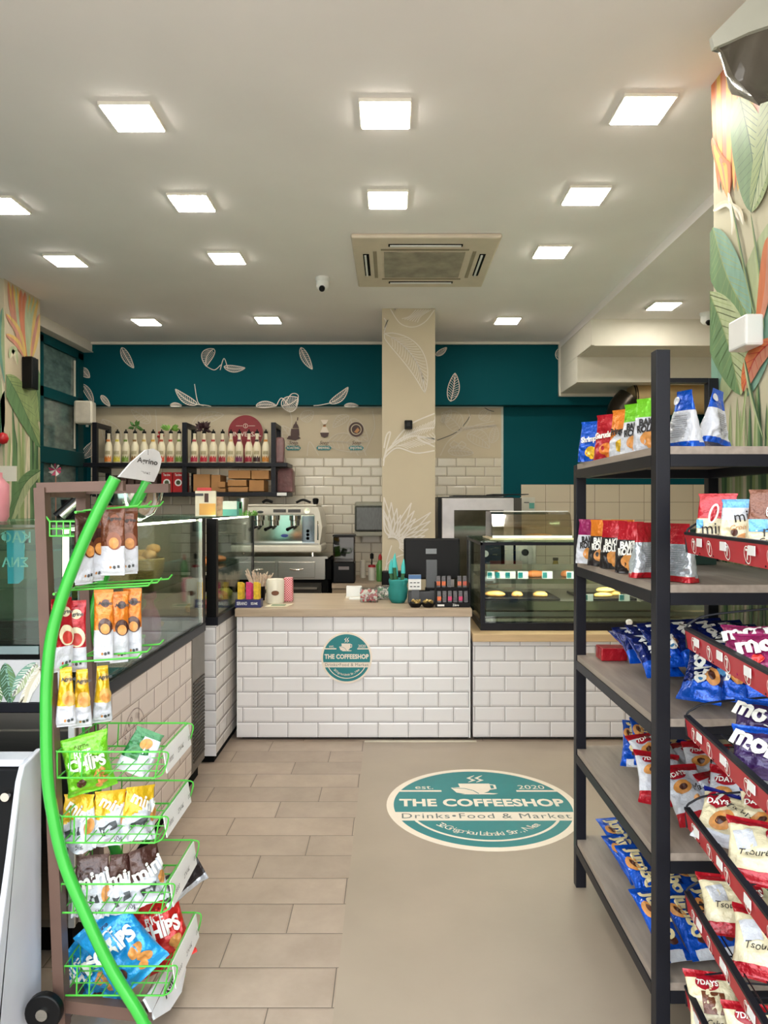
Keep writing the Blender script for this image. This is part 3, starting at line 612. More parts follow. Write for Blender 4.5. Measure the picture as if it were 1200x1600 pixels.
for x, lb in ((918, 'left end'), (975, 'right end')):
    t = thing('price_tag', 'teal and white price tag on the lower case deck, %s of the right tray' % lb, 'price tag', (ax(x, 4.78), 4.775, zd), 0, 'price tags in the case')
    MB().box(-.036, .036, -.004, .0, .0, .045).build('card', TAG, t, world=False); MB().box(-.032, -.002, -.0052, -.0042, .006, .04).build('logo_patch', SIGNTEAL, t, world=False)
# curved plastic dome on top
t = thing('pastry_cover', 'clear curved plastic food cover on a tray on the glass case', 'food cover', (1.0, 5.0, Z1))
xa, xb = ax(765, 5.0), ax(886, 5.0); zt = az(799, 5.0)
MB().box(xa-.02, xb+.02, 4.84, 5.24, Z1+.001, Z1+.012).build('tray', M('beige_tray', (200, 180, 150), .4), t, bevel=.004)
m = MB(); pr = [(4.86, Z1+.014), (4.865, Z1+.09), (4.90, zt-.02), (4.97, zt), (5.2, zt), (5.22, Z1+.014)]
n = len(pr); m.add([(xa, y, z) for y, z in pr]+[(xb, y, z) for y, z in pr], [(i, i+1, n+i+1, n+i) for i in range(n-1)]+[tuple(range(n))[::-1], tuple(range(n, 2*n))])
m.build('cover', glass('clear_plastic', (216, 210, 190), .14, .06), t)
MB().box(xa, xb, 4.855, 4.862, Z1+.013, Z1+.03).box(xa, xb, 4.965, 4.975, zt-.003, zt+.003).build('edge_rim', WPLAST, t)
blob(842, 835, 5.02, .2, .09, .03, PAST, 'flat brown pastry under the clear food cover', 'pastry', 'flat_pastry', z=Z1+.013)

# ================================================================ LEFT GLASS CASES
def glasscase(t, x0, x1, y0, y1, z0, z1, shelf, posts):
    MB().box(x0, x1+.012, y0-.004, y1, z0, z0+.05).build('ledge', BLACK, t, bevel=.004)
    MB().box(x0, x1+.004, y0, y1, z1-.010, z1).build('top_glass', SHEET, t)
    MB().box(x1-.006, x1, y0+.01, y1-.03, z0+.05, z1-.012).build('front_glass', GLASS, t)
    if shelf: MB().box(x0+.05, x1-.03, y0+.05, y1-.05, shelf-.008, shelf).build('glass_shelf', SHEET, t)
    MB().box(x1-.05, x1-.03, y0+.06, y1-.06, z1-.022, z1-.013).build('light_strip', emis('case_fill_glow', (255, 240, 210), 24), t)  # added glowing strip to brighten the case inside; no lamp known there
    MB().box(x0, x0+.015, y0, y1, z0+.05, z1-.012).build('back_panel', M('case_inner', (128, 122, 98), .35, var=.2, scale=2), t)
    MB().box(x0+.02, x1-.02, y0+.02, y1-.02, z0+.051, z0+.06).build('floor_plate', STEEL, t)
mc_ = thing('pastry_case', 'long refrigerated glass pastry case with tiled base along the left aisle', 'display case', (-1.4, 3.2, 0))
YN = 2.41; YF = 4.03
T4 = tiles('subway_tiles_case', 1, 2, .195, .0982, 3.77, .018+.0, .5, .0035, (222, 206, 196), (130, 112, 104), .02, .12, .011, .6)
MB().box(-1.85, -1.075, YN, YF, .09, .81).build('body', M('cabinet_steel', (150, 144, 132), .4, metal=.7, var=.05), mc_)
MB().box(-1.074, -1.060, YN+.03, 3.775, .09, .805).build('tile_front', T4, mc_)
m = MB()
g_ = MB().box(-1.074, -1.058, 3.78, YF, .09, .81).build('vent_cover', M('vent_steel', (120, 114, 106), .4, metal=.7), mc_)
for k in range(22): m.box(-1.0575, -1.053, 3.80, YF-.012, .14+k*.020, .150+k*.020)
m.build('vent_slots', M('slot_dark', (58, 52, 46), .5), g_)
MB().box(-1.83, -1.09, YN+.02, YF-.02, 0, .09).build('plinth', DARK, mc_)
glasscase(mc_, -1.85, -1.062, YN, YF, .81, 1.455, 1.13, None)
MB().box(-1.115, -1.092, YN+.0, YN+.02, .86, 1.44).build('end_post', CHROME, mc_)
MB().box(-1.075, -1.058, YF-.055, YF-.035, .86, 1.445).build('chrome_post', CHROME, mc_)
MB().box(-1.13, -1.058, YF-.034, YF+.02, .86, 1.452).build('corner_post', BPLAST, mc_)
MB().box(-1.85, -1.12, YN+.004, YN+.010, 1.01, 1.44).build('end_glass', glass('greenish_glass', (200, 232, 226), .05), mc_)
ep = MB().box(-1.84, -1.118, YN-.012, YN-.005, .857, .999).build('leaf_panel', M('panel_lilac', (196, 196, 198), .4, var=.05, scale=4), mc_)
MB().box(-1.84, -1.115, YN-.016, YN-.0045, .822, .856).build('panel_rail', BLACK, mc_, bevel=.002)
MB().box(-1.84, -1.07, YN-.012, YN-.0045, .765, .82).box(-1.84, -1.08, YN-.008, YN-.0045, .12, .757).build('end_steel', STEEL, mc_)
MB().box(-1.085, -1.065, YN-.022, YN-.0125, .10, .80).build('corner_post', WPLAST, mc_)
MB().box(-1.84, -1.19, YN-.012, YN-.0045, 1.018, 1.045).build('handle_rail', M('bluish_steel', (130, 150, 154), .3, metal=.6), mc_)
MB().box(-1.84, -1.12, YN-.008, YN-.0045, 1.0, 1.018).build('slot_strip', DARK, mc_)
mm = MB(); P = PB(YN-.0125); LAYN = [0]
def lp(pts, w_, a, b_, v=None):
    LAYN[0] += 3; k0 = LAYN[0]; q = lambda x, y: P(x, y)+Vector((0, -(q.lay[0]+k0)*.00012, 0)); q.lay = [0]; q.x0, q.x1 = -60, 66; blade(mm, q, pts, w_, a, b_, v, nrm=(0, -1, 0), nv=12)
lp([(-14, 1036), (-6, 1070), (-2, 1102)], 12, 'tl', 'g1', 'wh'); lp([(8, 1036), (14, 1072), (16, 1100)], 13, 'g3', 'g1', 'tl'); lp([(58, 1036), (36, 1060), (20, 1088)], 11, 'tl', 'g4', 'wh'); lp([(66, 1040), (50, 1070), (30, 1102)], 9, 'wh', 'wh', 'cr'); lp([(40, 1103), (48, 1075), (62, 1050)], 6, 'wh', 'cr')
mm.build('leaf_print', MURAL, ep)
# things behind the end glass
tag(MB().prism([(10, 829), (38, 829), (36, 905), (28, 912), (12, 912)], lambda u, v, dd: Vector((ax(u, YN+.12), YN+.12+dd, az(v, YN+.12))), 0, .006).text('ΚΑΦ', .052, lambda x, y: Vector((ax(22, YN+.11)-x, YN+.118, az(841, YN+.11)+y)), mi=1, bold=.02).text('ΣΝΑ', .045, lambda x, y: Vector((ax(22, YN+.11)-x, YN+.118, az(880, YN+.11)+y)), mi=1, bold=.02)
    .build('sign_reflection', [M('sky_blue_reflection', (96, 184, 214), .4), WPLAST]), 'light blue sign reflection with white mirrored letters, modelled behind the left end glass', 'reflection')  # card modelled inside the case in place of a sign's reflection in the glass
m = MB()
for k, z in enumerate((1.09, 1.22, 1.36)):
    p = MB().box(-1.80, -1.14, YN+.20, YN+.5, z-.006, z).build('inner_shelf', SHEET, mc_)
t = thing('contact_grill', 'dark grill machine with steel bar inside the left case near end', 'grill', (-1.5, 2.75, .871))
MB().box(-.33, .29, -.12, .2, 0, .12).build('body', M('sooty_metal', (46, 40, 36), .4, metal=.4), t, world=False, bevel=.01)
MB().box(-.33, .25, -.13, -.121, .07, .095).build('front_bar', M('ice_steel', (170, 200, 206), .3, metal=.4), t, world=False)
MB().box(-.30, .26, -.08, .18, .14, .20).build('upper_plate', M('sooty_metal', (46, 40, 36), .4), t, world=False, bevel=.01)
MB().tube([(-.2, -.13, .21), (.22, -.13, .21)], .014, 10).build('handle', BPLAST, t, world=False, smooth=40)
MB().box(.20, .22, -.10, -.08, .12, .205).build('hinge', STEEL, t, world=False)
# wicker rolls / pastries on glass shelf
WK = M('wicker', (156, 128, 70), .5, var=.35, scale=40, bump=.5, bscale=90, stretch=(1, 1, 3))
for i, (y, x, r_, lb) in enumerate(((3.05, -1.30, .085, 'nearest'), (3.42, -1.33, .10, 'second'), (3.72, -1.3, .105, 'third from near end'))):
    t = thing('bread_basket', 'round woven golden bread basket on the pastry case glass shelf, '+lb, 'basket', (x, y, 1.131), 0, 'woven baskets in the pastry case')
    m = MB(); m.lathe([(r_*.8, 0), (r_, .05), (r_*1.05, .11), (r_*1.0, .115), (r_*.95, .06), (r_*.7, .01)], 28); m.build('bowl', WK, t, smooth=40, world=False)
    m = MB()
    for k in range(9):
        a = k*2.4; c = Vector((math.cos(a)*r_*.5*(k % 3)/2, math.sin(a)*r_*.5*(k % 3)/2, .10+.03*(k // 4))); m.lathe([(.002, -.03), (.03, -.018), (.04, 0), (.03, .02), (.002, .03)], 12, c=c)
    m.build('bread_rolls', PAST, t, smooth=True, world=False)['kind'] = 'stuff'
for i in range(7):
    y = 2.9+i*.15; m = MB(); m.lathe([(.002, 0), (.06, .004), (.065, .02), (.04, .035), (.002, .04)], 18)
    o = m.build('pastry', PAST, smooth=40, loc=(-1.28, y, .871)); tag(o, 'round golden pastry on the left pastry case floor, number %s from its near end' % ['one', 'two', 'three', 'four', 'five', 'six', 'seven'][i], 'pastry', 'pastries in the left case')
p = at(242, 1000, 2.9)
m = MB(); m.lathe([(.045, 0), (.052, .02), (.05, .10), (.035, .14), (.018, .17), (.018, .19), (.03, .2), (.03, .235), (.012, .24)], 20)
o = m.build('bottle_reflection', M('reflected_pink', (196, 104, 146), .35), smooth=40, loc=(-1.17, 3.45, .871)); tag(o, 'pink bottle reflection modelled as a solid bottle behind the pastry case glass', 'bottle')  # solid bottle set in the case in place of a reflection on its glass
t = thing('plastic_tub', 'low white tub with a green lid behind the pastry case glass', 'tub', (-1.16, 3.18, .871)); MB().box(-.04, .04, -.05, .05, 0, .05).build('body', WPLAST, t, world=False, bevel=.005); MB().box(-.043, .043, -.053, .053, .0505, .062).build('lid', M('lime_plastic', (126, 190, 70), .35), t, world=False)
# small print of a cup emblem on tiles
m = MB(); fx = lambda py_, z_: Vector((-1.0592, py_, z_)); cy_, cz_ = 2.93, .545
for r_ in (.135,): m.ribbon([fx(cy_+r_*math.cos(a*PI/24), cz_+r_*math.sin(a*PI/24)) for a in range(49)], .003, (1, 0, 0))
tx = 'APOSTOLOS FINEST COFFEE '
for i, ch in enumerate('CRAFTED IN COFFEE FIELD '):
    a = PI*1.1-2*PI*i/24; 
    if ch != ' ': m.text(ch, .034, lambda x, y: fx(cy_+math.cos(a)*.105+(x*math.cos(a-PI/2)-y*math.sin(a-PI/2)), cz_+math.sin(a)*.105+(x*math.sin(a-PI/2)+y*math.cos(a-PI/2))), bold=.01)
m.ribbon([fx(cy_+x, cz_+z_) for x, z_ in ((-.05, -.05), (-.06, .03), (-.04, .045), (-.03, .03), (0, .07), (.03, .03), (.05, .045), (.06, .02), (.045, -.05), (0, -.085), (-.05, -.05))], .005, (1, 0, 0))
for r_ in range(2): m.text('rrr', .05, lambda x, y: fx(cy_+x, cz_+.0-r_*.045+y), bold=.02)
m.build('round_emblem', M('faded_print', (120, 96, 96), .5), bpy.data.objects['tile_front'])
# second, corner case
t2 = thing('corner_glass_case', 'small glass food case on the tiled pier left of the counter', 'display case', (-1.3, 4.8, .81))
glasscase(t2, -1.60, -1.034, 4.20, 5.36, .811, 1.455, 1.13, None)
MB().box(-1.09, -1.032, 4.195, 4.245, .861, 1.443).build('corner_post', BPLAST, t2)
MB().box(-1.05, -1.032, 5.325, 5.355, .861, 1.443).build('corner_post', BPLAST, t2)
TRAYF = [PAST, M('pink_filling', (206, 92, 96), .5, var=.2), M('yellow_filling', (220, 190, 90), .5, var=.2)]
for i in range(6):
    m = MB(); m.lathe([(.002, 0), (.07, .003), (.075, .03), (.05, .05), (.002, .055)], 18, sx=.8)
    tag(m.build('pastry', TRAYF[i % 3], smooth=40, loc=(-1.2, 4.36+i*.15, .872)), 'filled roll in the corner glass case, %s from the near post' % ['first', 'second', 'third', 'fourth', 'fifth', 'sixth'][i], 'pastry', 'rolls in the corner case')
for i in range(2):
    o = blob(0, 0, 4.6, .16, .13, .055, BREAD, 'round loaf on the upper shelf of the corner case, %s one' % ('nearer', 'farther')[i], 'bread', 'bread_loaf', z=1.131); o.location = (-1.22, 4.6+i*.32, 1.15)

# ---------------------------------------------------------------- on top of the left cases
m = MB(); m.lathe([(.05, 0), (.10, .03), (.13, .08), (.14, .125), (.15, .13), (.148, .134), (.136, .128), (.12, .08), (.09, .035), (.01, .012)], 36)
p = at(203, 800, 3.1); tag(m.build('mixing_bowl', CHROME, smooth=50, loc=(p.x, 3.1, 1.4555)), 'big stainless mixing bowl on top of the pastry case', 'bowl')
def cardbox(name, px0, px1, py0, py1, d, dep, mat, lb, cat, rz=0, grp=None, prints=(), z0=None):
    x0, x1 = ax(px0, d), ax(px1, d); z1 = az(py0, d); zb = az(py1, d) if z0 is None else z0; c = ((x0+x1)/2, d, zb)
    m = MB(); m.box(-(x1-x0)/2, (x1-x0)/2, 0, dep, 0, z1-zb)
    mats = [mat]
    for (u0, u1, v0, v1, pm) in prints:
        mats.append(pm); W, H = x1-x0, z1-zb; m.box(-W/2+W*u0, -W/2+W*u1, -.0012, 0, H*v0, H*v1, mi=len(mats)-1)
    o = m.build(name, mats, loc=c); o.rotation_euler.z = rz; tag(o, lb, cat, grp); return o
ZT = 1.4555; MENUW = M('menu_paper', (224, 214, 190), .6, var=.1, scale=12); TEALP = M('teal_card', (92, 168, 156), .5, var=.15, scale=12)
cardbox('menu_stand', 305, 337, 767, 806, 4.32, .02, MENUW, 'cream leaflet box with orange panel on the corner of the glass case', 'leaflet stand', z0=ZT, prints=((.2, 1, .05, .5, M('orange_card', (222, 164, 84), .5)), (.0, .4, .8, .9, GREYT), (.45, .65, .55, .9, M('brown_figure', (70, 44, 34), .5))))
cardbox('leaflet', 308, 330, 762, 780, 4.36, .01, M('red_card', (196, 60, 60), .5), 'red leaflet sticking up behind the cream leaflet box', 'leaflet', z0=ZT)
cardbox('flower_packet', 338, 348, 776, 806, 4.5, .02, M('brown_pattern', (170, 130, 108), .6, var=.4, scale=40), 'brown patterned packet between the leaflet box and the teal box', 'packet', z0=ZT)
cardbox('teal_box', 348, 370, 783, 806, 4.45, .06, TEALP, 'pale teal cardboard box on the corner glass case', 'box', z0=ZT, prints=((0, 1, .45, 1, M('pale_card', (206, 214, 204), .5)),))
m = MB(); m.lathe([(.030, 0), (.04, .11), (.038, .115), (.028, .004)], 20)
d = 4.75; tag(m.build('shaker_cup', STEEL, smooth=40, loc=(ax(379, d), d, ZT)), 'steel shaker cup standing on the corner glass case', 'cup')
cardbox('green_sign', 368, 378, 784, 805, 4.6, .01, M('green_card', (76, 150, 104), .5), 'small green sign card in front of the steel shaker', 'card', z0=ZT, prints=((.1, .4, .5, .95, BPLAST), (.6, .9, .5, .95, BPLAST)))
m = MB()
for k in range(40):
    a = R.uniform(0, 6.28); p0 = Vector((ax(388, 4.6)+R.uniform(-.04, .05), 4.6+R.uniform(-.05, .05), ZT)); m.bar(p0, p0+Vector((math.cos(a)*.02, math.sin(a)*.02, R.uniform(.01, .035))), .007, .002)
o = m.build('green_garnish', M('garnish_green', (98, 150, 62), .6, var=.3)); tag(o, 'small heap of fresh green sprigs at the end of the corner case', 'herbs'); o['kind'] = 'stuff'

# ================================================================ COUNTER TOP ITEMS
ZC = .8546
def P0(px, d): return (ax(px, d), d)
t = thing('snack_box', 'dark blue tray box of yellow and pink snack bars on the counter corner', 'snack box', (ax(389, 4.66), 4.66, ZC))
hw = .083
MB().box(-hw, hw, -.03, .05, 0, .052).build('carton', M('navy_card', (40, 42, 96), .4), t, world=False)
m = MB(); m.text('SERANO', .03, lambda x, y: (x-.04, -.0305, .026+y), bold=.02, narrow=.6).text('SESAME', .022, lambda x, y: (x+.04, -.0305, .026+y), bold=.02, narrow=.6); m.build('lettering', WPLAST, t, world=False)
for k, (x, c) in enumerate(((-.055, 'y'), (0, 'p'), (.05, 'y'))):
    m = MB()
    for j in range(3): m.box(x-.018+j*.003, x+.016+j*.003, -.012+j*.018, -.002+j*.018, .02, .165-.006*j)
    m.build('snack_bars', M('bar_yellow', (226, 184, 50), .3, var=.2, scale=60) if c == 'y' else M('bar_pink', (214, 62, 120), .3, var=.2, scale=60), t, world=False, bevel=.003)
t = thing('stick_holder', 'black cup crammed with paper tipped sugar sticks behind the snack box', 'cup', (ax(406, 5.0), 5.0, ZC))
MB().lathe([(.035, 0), (.045, .10), (.042, .10), (.033, .004)], 20).build('cup', BPLAST, t, smooth=40, world=False)
m = MB(); 
for k in range(34):
    a = R.uniform(0, 6.28); r_ = R.uniform(.0, .035); s_ = R.uniform(.04, .10); m.bar((math.cos(a)*r_*.6, math.sin(a)*r_*.6, .02), (math.cos(a)*s_, math.sin(a)*s_*.5, R.uniform(.17, .22)), .008)
m.build('sugar_sticks', M('stick_paper', (214, 190, 170), .6, var=.25, scale=50), t, world=False)['kind'] = 'stuff'
m = MB(); m.lathe([(.055, 0), (.06, .01), (.062, .15), (.055, .165), (.05, .16)], 28)
t = thing('paper_canister', 'cream paper canister with a brown oval label on the counter', 'canister', (ax(430, 4.85), 4.85, ZC)); m.build('body', CREAM, t, smooth=40, world=False)
m = MB(); n_ = 16; vs = [(0, 0)]+[(.026*math.cos(2*PI*i/n_), .017*math.sin(2*PI*i/n_)) for i in range(n_)]
m.add([(.063*math.sin((x+.01)/.062), -.0632*math.cos((x+.01)/.062), .075+y) for x, y in vs], [(0, i+1, (i+1) % n_+1) for i in range(n_)]); m.build('oval_label', M('brown_label', (110, 66, 40), .4), t, world=False)
GING = M('gingham', (200, 60, 76), .6)
def gingham():
    m, n, l, b = _base('gingham_cloth'); c = n.new('ShaderNodeTexChecker'); c.inputs['Scale'].default_value = 120
    c.inputs['Color1'].default_value = lin((196, 40, 60)); c.inputs['Color2'].default_value = lin((232, 190, 194)); t_ = n.new('ShaderNodeTexCoord'); l.new(t_.outputs['Object'], c.inputs['Vector']); l.new(c.outputs[0], b.inputs['Base Color']); return m
tag(MB().box(-.03, .03, -.03, .03, 0, .165).build('checked_box', gingham(), loc=(ax(451, 4.95), 4.95, ZC), bevel=.006), 'red and white checked box beside the cream canister', 'box')
tag(MB().add([Vector((ax(x, d_), d_, ZC+z_)) for z_ in (.0005, .003) for x, d_ in ((413, 4.66), (448, 4.66), (459, 4.80), (425, 4.80))], [(0, 1, 2, 3), (7, 6, 5, 4), (0, 4, 5, 1), (1, 5, 6, 2), (2, 6, 7, 3), (3, 7, 4, 0)]).box(ax(424, 4.72), ax(446, 4.72), 4.69, 4.77, ZC+.003, ZC+.0034, mi=1).build('menu_card', [MENUW, M('green_print', (120, 140, 110), .5)]), 'white printed card lying flat before the canister', 'card')
# napkin holder + spoon rest
t = thing('napkin_block', 'white napkin stack leaning on the counter middle', 'napkins', (ax(553, 5.1), 5.1, ZC))
MB().box(-.055, .055, 0, .05, .012, .085).box(-.03, .06, -.09, -.02, .0, .011, mi=0).build('paper_stack', WPLAST, t, world=False, bevel=.003)
MB().box(-.06, .06, -.005, .06, 0, .0115).build('tray', CREAM, t, world=False)
def candyjar(px, d, c, lb):
    t = thing('candy_jar', lb, 'jar', (ax(px, d), d, ZC))
    MB().box(-.062, .062, -.05, .05, .0, .095).build('box', glass('jar_plastic', (240, 240, 240), .08), t, world=False, bevel=.006)
    m = MB()
    for k in range(70):
        c_ = Vector((R.uniform(-.05, .05), R.uniform(-.04, .04), R.uniform(.012, .075))); a = Vector((R.uniform(-1, 1), R.uniform(-1, 1), R.uniform(-1, 1))).normalized()*.014
        m.tube([c_-a*1.2, c_-a*.7, c_+a*.7, c_+a*1.2], [.009, .004, .008, .003], 6, mi=k % 2)
    m.build('wrapped_candies', [M(c[0], c[1], .35), M('candy_white', (228, 222, 210), .35)], t, world=False)['kind'] = 'stuff'
candyjar(577, 4.92, ('candy_red', (196, 40, 52)), 'clear box of red and white wrapped candies on the counter')
candyjar(600, 5.06, ('candy_green', (90, 136, 96)), 'clear box of green and white wrapped candies behind the teal pot')
t = thing('flower_pot', 'teal wrapped flower pot with upright teal tipped stems on the counter', 'flower pot', (ax(622, 4.88), 4.88, ZC))
m = MB(); pr = [(.045, 0), (.062, .03), (.066, .09), (.06, .12), (.068, .15), (.062, .165), (.05, .14), (.04, .02)]
m.lathe(pr, 22); 
for i, v in enumerate(m.v): 
    k = 1+.10*noise.noise(Vector(v)*25); m.v[i] = (v[0]*k, v[1]*k, v[2]*(1+.1*noise.noise(Vector(v)*18+Vector((5, 0, 0)))))
m.build('wrapping', M('teal_felt', (28, 126, 122), .7, var=.12, bump=.2, bscale=40), t, smooth=True, world=False)
for k, (x, y, z_) in enumerate(((-.05, 0, .27), (-.025, -.01, .31), (-.015, .01, .25), (.035, 0, .27))):
    s_ = MB().tube([(x*.5, y, .08), (x, y, z_-.07)], .012, 8).build('stem', M('stem_green', (54, 96, 62), .5), t, world=False, smooth=40)
    MB().tube([(x, y, z_-.07), (x, y, z_-.02), (x+.004, y, z_+.03)], [.015, .014, .002], 8).build('tip', M('tip_teal', (76, 188, 186), .4), s_, smooth=40, world=False)
# till screen
t = thing('till_screen', 'black point of sale monitor on a grey stand seen from behind', 'monitor', (ax(673, 5.0), 5.0, ZC))
MB().box(-.19, .205, -.02, .03, az(905, 5)-ZC, az(841, 5)-ZC).build('screen_housing', BPLAST, t, bevel=.012, world=False)
MB().box(-.035, .043, -.045, -.022, az(918, 5)-ZC, az(874, 5)-ZC).build('stand_column', M('stand_grey', (84, 86, 90), .4), t, bevel=.004, world=False)
MB().box(-.036, .04, -.024, -.0205, az(865, 5)-ZC, az(857, 5)-ZC).build('badge', M('badge_grey', (130, 134, 138), .35), t, world=False)
MB().box(-.11, .14, -.11, .13, 0, .025).box(-.04, .05, -.06, .0, .025, az(917, 5)-ZC).build('base', BPLAST, t, bevel=.006, world=False)
for dx in (-.15, .11):
    pass
m = MB(); m.box(.06, .13, -.05, -.022, .10, .17); m.build('port_cover', DARK, t, world=False)
t = thing('receipt_printer', 'flat dark grey printer under the till screen', 'printer', (ax(658, 4.80), 4.80, ZC)); MB().box(-.088, .10, 0, .07, 0, .085).build('body', M('anthracite', (62, 62, 66), .4), t, bevel=.008, world=False); MB().box(-.06, .06, .02, .03, .0855, .09).build('paper_slot', DARK, t, world=False)
t = thing('date_card', 'small white card with a blue head band standing before the till', 'card', (ax(648, 4.78), 4.775, ZC))
MB().box(-.042, .042, 0, .012, .10, .20).build('card', WPLAST, t, world=False); MB().box(-.042, .042, -.001, 0, .172, .20).build('blue_band', M('band_blue', (70, 110, 160), .4), t, world=False)
MB().box(-.02, .03, .012, .03, .0, .19).build('support', M('stand_grey', (84, 86, 90), .4), t, world=False)
m = MB()
for r_ in range(2):
    for c_ in range(3): m.box(-.032+c_*.024, -.016+c_*.024, -.0012, 0, .118+r_*.026, .124+r_*.026)
m.build('card_print', GREYT, t, world=False)
for px, lb in ((649, 'black bowl of small gold wrapped sweets on the counter, left one'), (669, 'black bowl of small gold wrapped sweets on the counter, beside the gum rack')):
    t = thing('sweets_bowl', lb, 'bowl', (ax(px, 4.66), 4.66, ZC), 0, 'sweets bowls')
    MB().lathe([(.03, 0), (.044, .02), (.046, .028), (.038, .022), (.026, .006)], 20).build('bowl', BPLAST, t, smooth=40, world=False)
    m = MB()
    for k in range(16): 
        c_ = Vector((R.uniform(-.03, .03), R.uniform(-.03, .03), .026+R.uniform(0, .016))); m.tube([c_, c_+Vector((R.uniform(-.012, .012), R.uniform(-.012, .012), .006))], .008, 6)
    m.build('sweets', M('gold_wrap', (176, 150, 92), .3, metal=.4, var=.3, scale=80), t, world=False)['kind'] = 'stuff'
# gum rack
t = thing('gum_rack', 'black stepped rack of chewing gum packs at the counter end', 'rack', (ax(707, 4.66), 4.66, ZC))
MB().box(-.106, .106, -.02, .012, 0, .030).box(-.106, .106, .012, .05, 0, .055).box(-.106, .106, .05, .10, 0, .12).box(-.112, -.106, -.02, .1, 0, .16).box(.106, .112, -.02, .1, 0, .16).build('stand', BPLAST, t, world=False)
m = MB(); m.text('Zéro', .02, lambda x, y: (x+.02, -.0205, .015+y), bold=.02); m.box(-.10, -.055, -.0215, -.02, .008, .02); m.build('lettering', WPLAST, t, world=False)
gc = [(226, 110, 60), (90, 90, 92), (206, 60, 110), (84, 84, 88), (206, 60, 110), (84, 84, 88)]
for r_ in range(2):
    for k in range(6):
        if r_ == 1 and k == 3: continue
        x = -.088+k*.035; c = gc[k] if r_ == 0 else ((226, 110, 60), (226, 110, 60), (90, 90, 92), 0, (226, 120, 90), (200, 90, 70))[k]
        z0_ = .031 if r_ == 0 else .122
        p = thing('gum_pack', '%s row gum pack in the black rack, %s from the left' % (('front', 'back')[r_], ['first', 'second', 'third', 'fourth', 'fifth', 'sixth'][k]), 'gum pack', (ax(707, 4.66)+x, 4.66+(-.004 if r_ == 0 else .07), ZC+z0_), 0, 'gum packs in the black rack')
        MB().box(-.013, .013, -.008, .008, 0, .075).build('wrapper', M('pack_grey', (96, 94, 98), .3, var=.4, scale=60), p, world=False, bevel=.002)
        MB().box(-.0125, .0125, -.0095, -.0082, .012, .040).build('flavour_band', M('pack%d' % (c[0]*7+c[1]), c, .3, var=.2, scale=80), p, world=False)

# ================================================================ BACK COUNTER AND EQUIPMENT
t = thing('back_worktop', 'wood topped back counter along the tiled wall', 'counter', (-1.3, 7.1, 0))
MB().box(-.56, .42, 6.76, 7.57, 0, .735).build('body', M('wood_front', (150, 130, 106), .5, var=.1, stretch=(.8, 9, 9), scale=5), t); MB().box(-.562, .43, 6.74, 7.572, .736, .779).build('top', WOOD, t)
MB().box(-3.2, -.565, 7.34, 7.57, 0, .779).build('dark_body', DARK, t)
t = thing('steel_drawer_unit', 'stainless drawer unit under the espresso machine', 'drawer unit', (-1.05, 6.9, 0))
zt, zb = az(873, 6.72), az(906, 6.72)
MB().box(-1.75, -.625, 6.74, 7.3, zb, zt).build('body', STEEL, t, bevel=.003)
MB().box(-1.76, -.60, 6.72, 7.32, zt, zt+.02).build('top', STEEL, t)
MB().box(-.623, -.57, 6.75, 7.3, zb, zt-.01).build('side_panel', DARK, t)
for x0_, x1_ in ((-1.45, -1.10), (-1.07, -.72)):
    dr = MB().box(x0_, x1_, 6.725, 6.739, zb+.02, zt-.03).build('drawer', STEEL, t, bevel=.004)
    xm_ = (x0_+x1_)/2; MB().tube([(xm_-.06, 6.72, (zb+zt)/2), (xm_-.02, 6.70, (zb+zt)/2-.005), (xm_+.02, 6.70, (zb+zt)/2-.005), (xm_+.06, 6.72, (zb+zt)/2)], .007, 8).build('handle', CHROME, dr, smooth=40)
t = thing('under_fridge', 'dark fronted fridge with steel handles below the drawer unit', 'fridge', (-1.05, 6.9, 0))
MB().box(-1.75, -.60, 6.76, 6.94, 0, zb-.002).build('body', DARK, t)
for x0_, x1_ in ((-1.45, -1.07), (-1.03, -.66)): MB().box(x0_, x1_, 6.735, 6.759, .3, zb-.03).build('door', M('dark_door', (62, 58, 52), .3, metal=.5), t); MB().box(x0_+.04, x1_-.04, 6.715, 6.733, zb-.09, zb-.07).build('handle', CHROME, t)
# espresso machine
d = 6.74; x0, x1 = -1.52, ax(503, d); z0, z1 = az(865, d), az(790, d)
t = thing('espresso_machine', 'cream two group espresso machine on the steel drawer unit', 'espresso machine', ((x0+x1)/2, d+.2, z0))
MB().box(x0, x1, d-.03, d+.48, z0+.012, z0+.085).build('drip_base', CREAM, t, bevel=.02)
MB().box(x0+.02, x1-.03, d-.02, d+.15, z0+.086, z0+.10).build('drip_grate', STEEL, t)
MB().box(x0+.02, x1-.07, d+.16, d+.46, z0+.10, z1-.09).build('back_body', CHROME, t)
MB().box(x0, x1-.06, d-.0, d+.48, z1-.09, z1-.006).build('head', CREAM, t, bevel=.015)
MB().box(x0, x1-.05, d-.01, d+.48, z1-.005, z1+.012).build('top_tray', CREAM, t, bevel=.004)
m = MB(); pr = [(0, z0+.05), (.02, z0+.08), (.045, z0+.25), (.02, z1-.06), (0, z1-.01), (-.07, z1-.01), (-.03, z1-.1), (-.03, z0+.05)]
m.prism([(x1-.04+u, v) for u, v in pr], lambda u, v, dd: (u, dd, v), d-.005, d+.46); m.build('side_cheek', CREAM, t, bevel=.006)
m = MB()
for k in range(2):
    xs = (ax(437, d), ax(460, d))[k]
    m = MB(); m.box(xs-.06, xs+.06, d-.004, d-.001, z1-.065, z1-.035); m.build('button_panel', M('button_strip', (70, 66, 60), .3, var=.5, scale=120), t)
MB().tube([(ax(480, d), d-.025, z1-.05), (ax(480, d), d+.0, z1-.05)], .028, 20).build('steam_knob', CHROME, t, smooth=40)
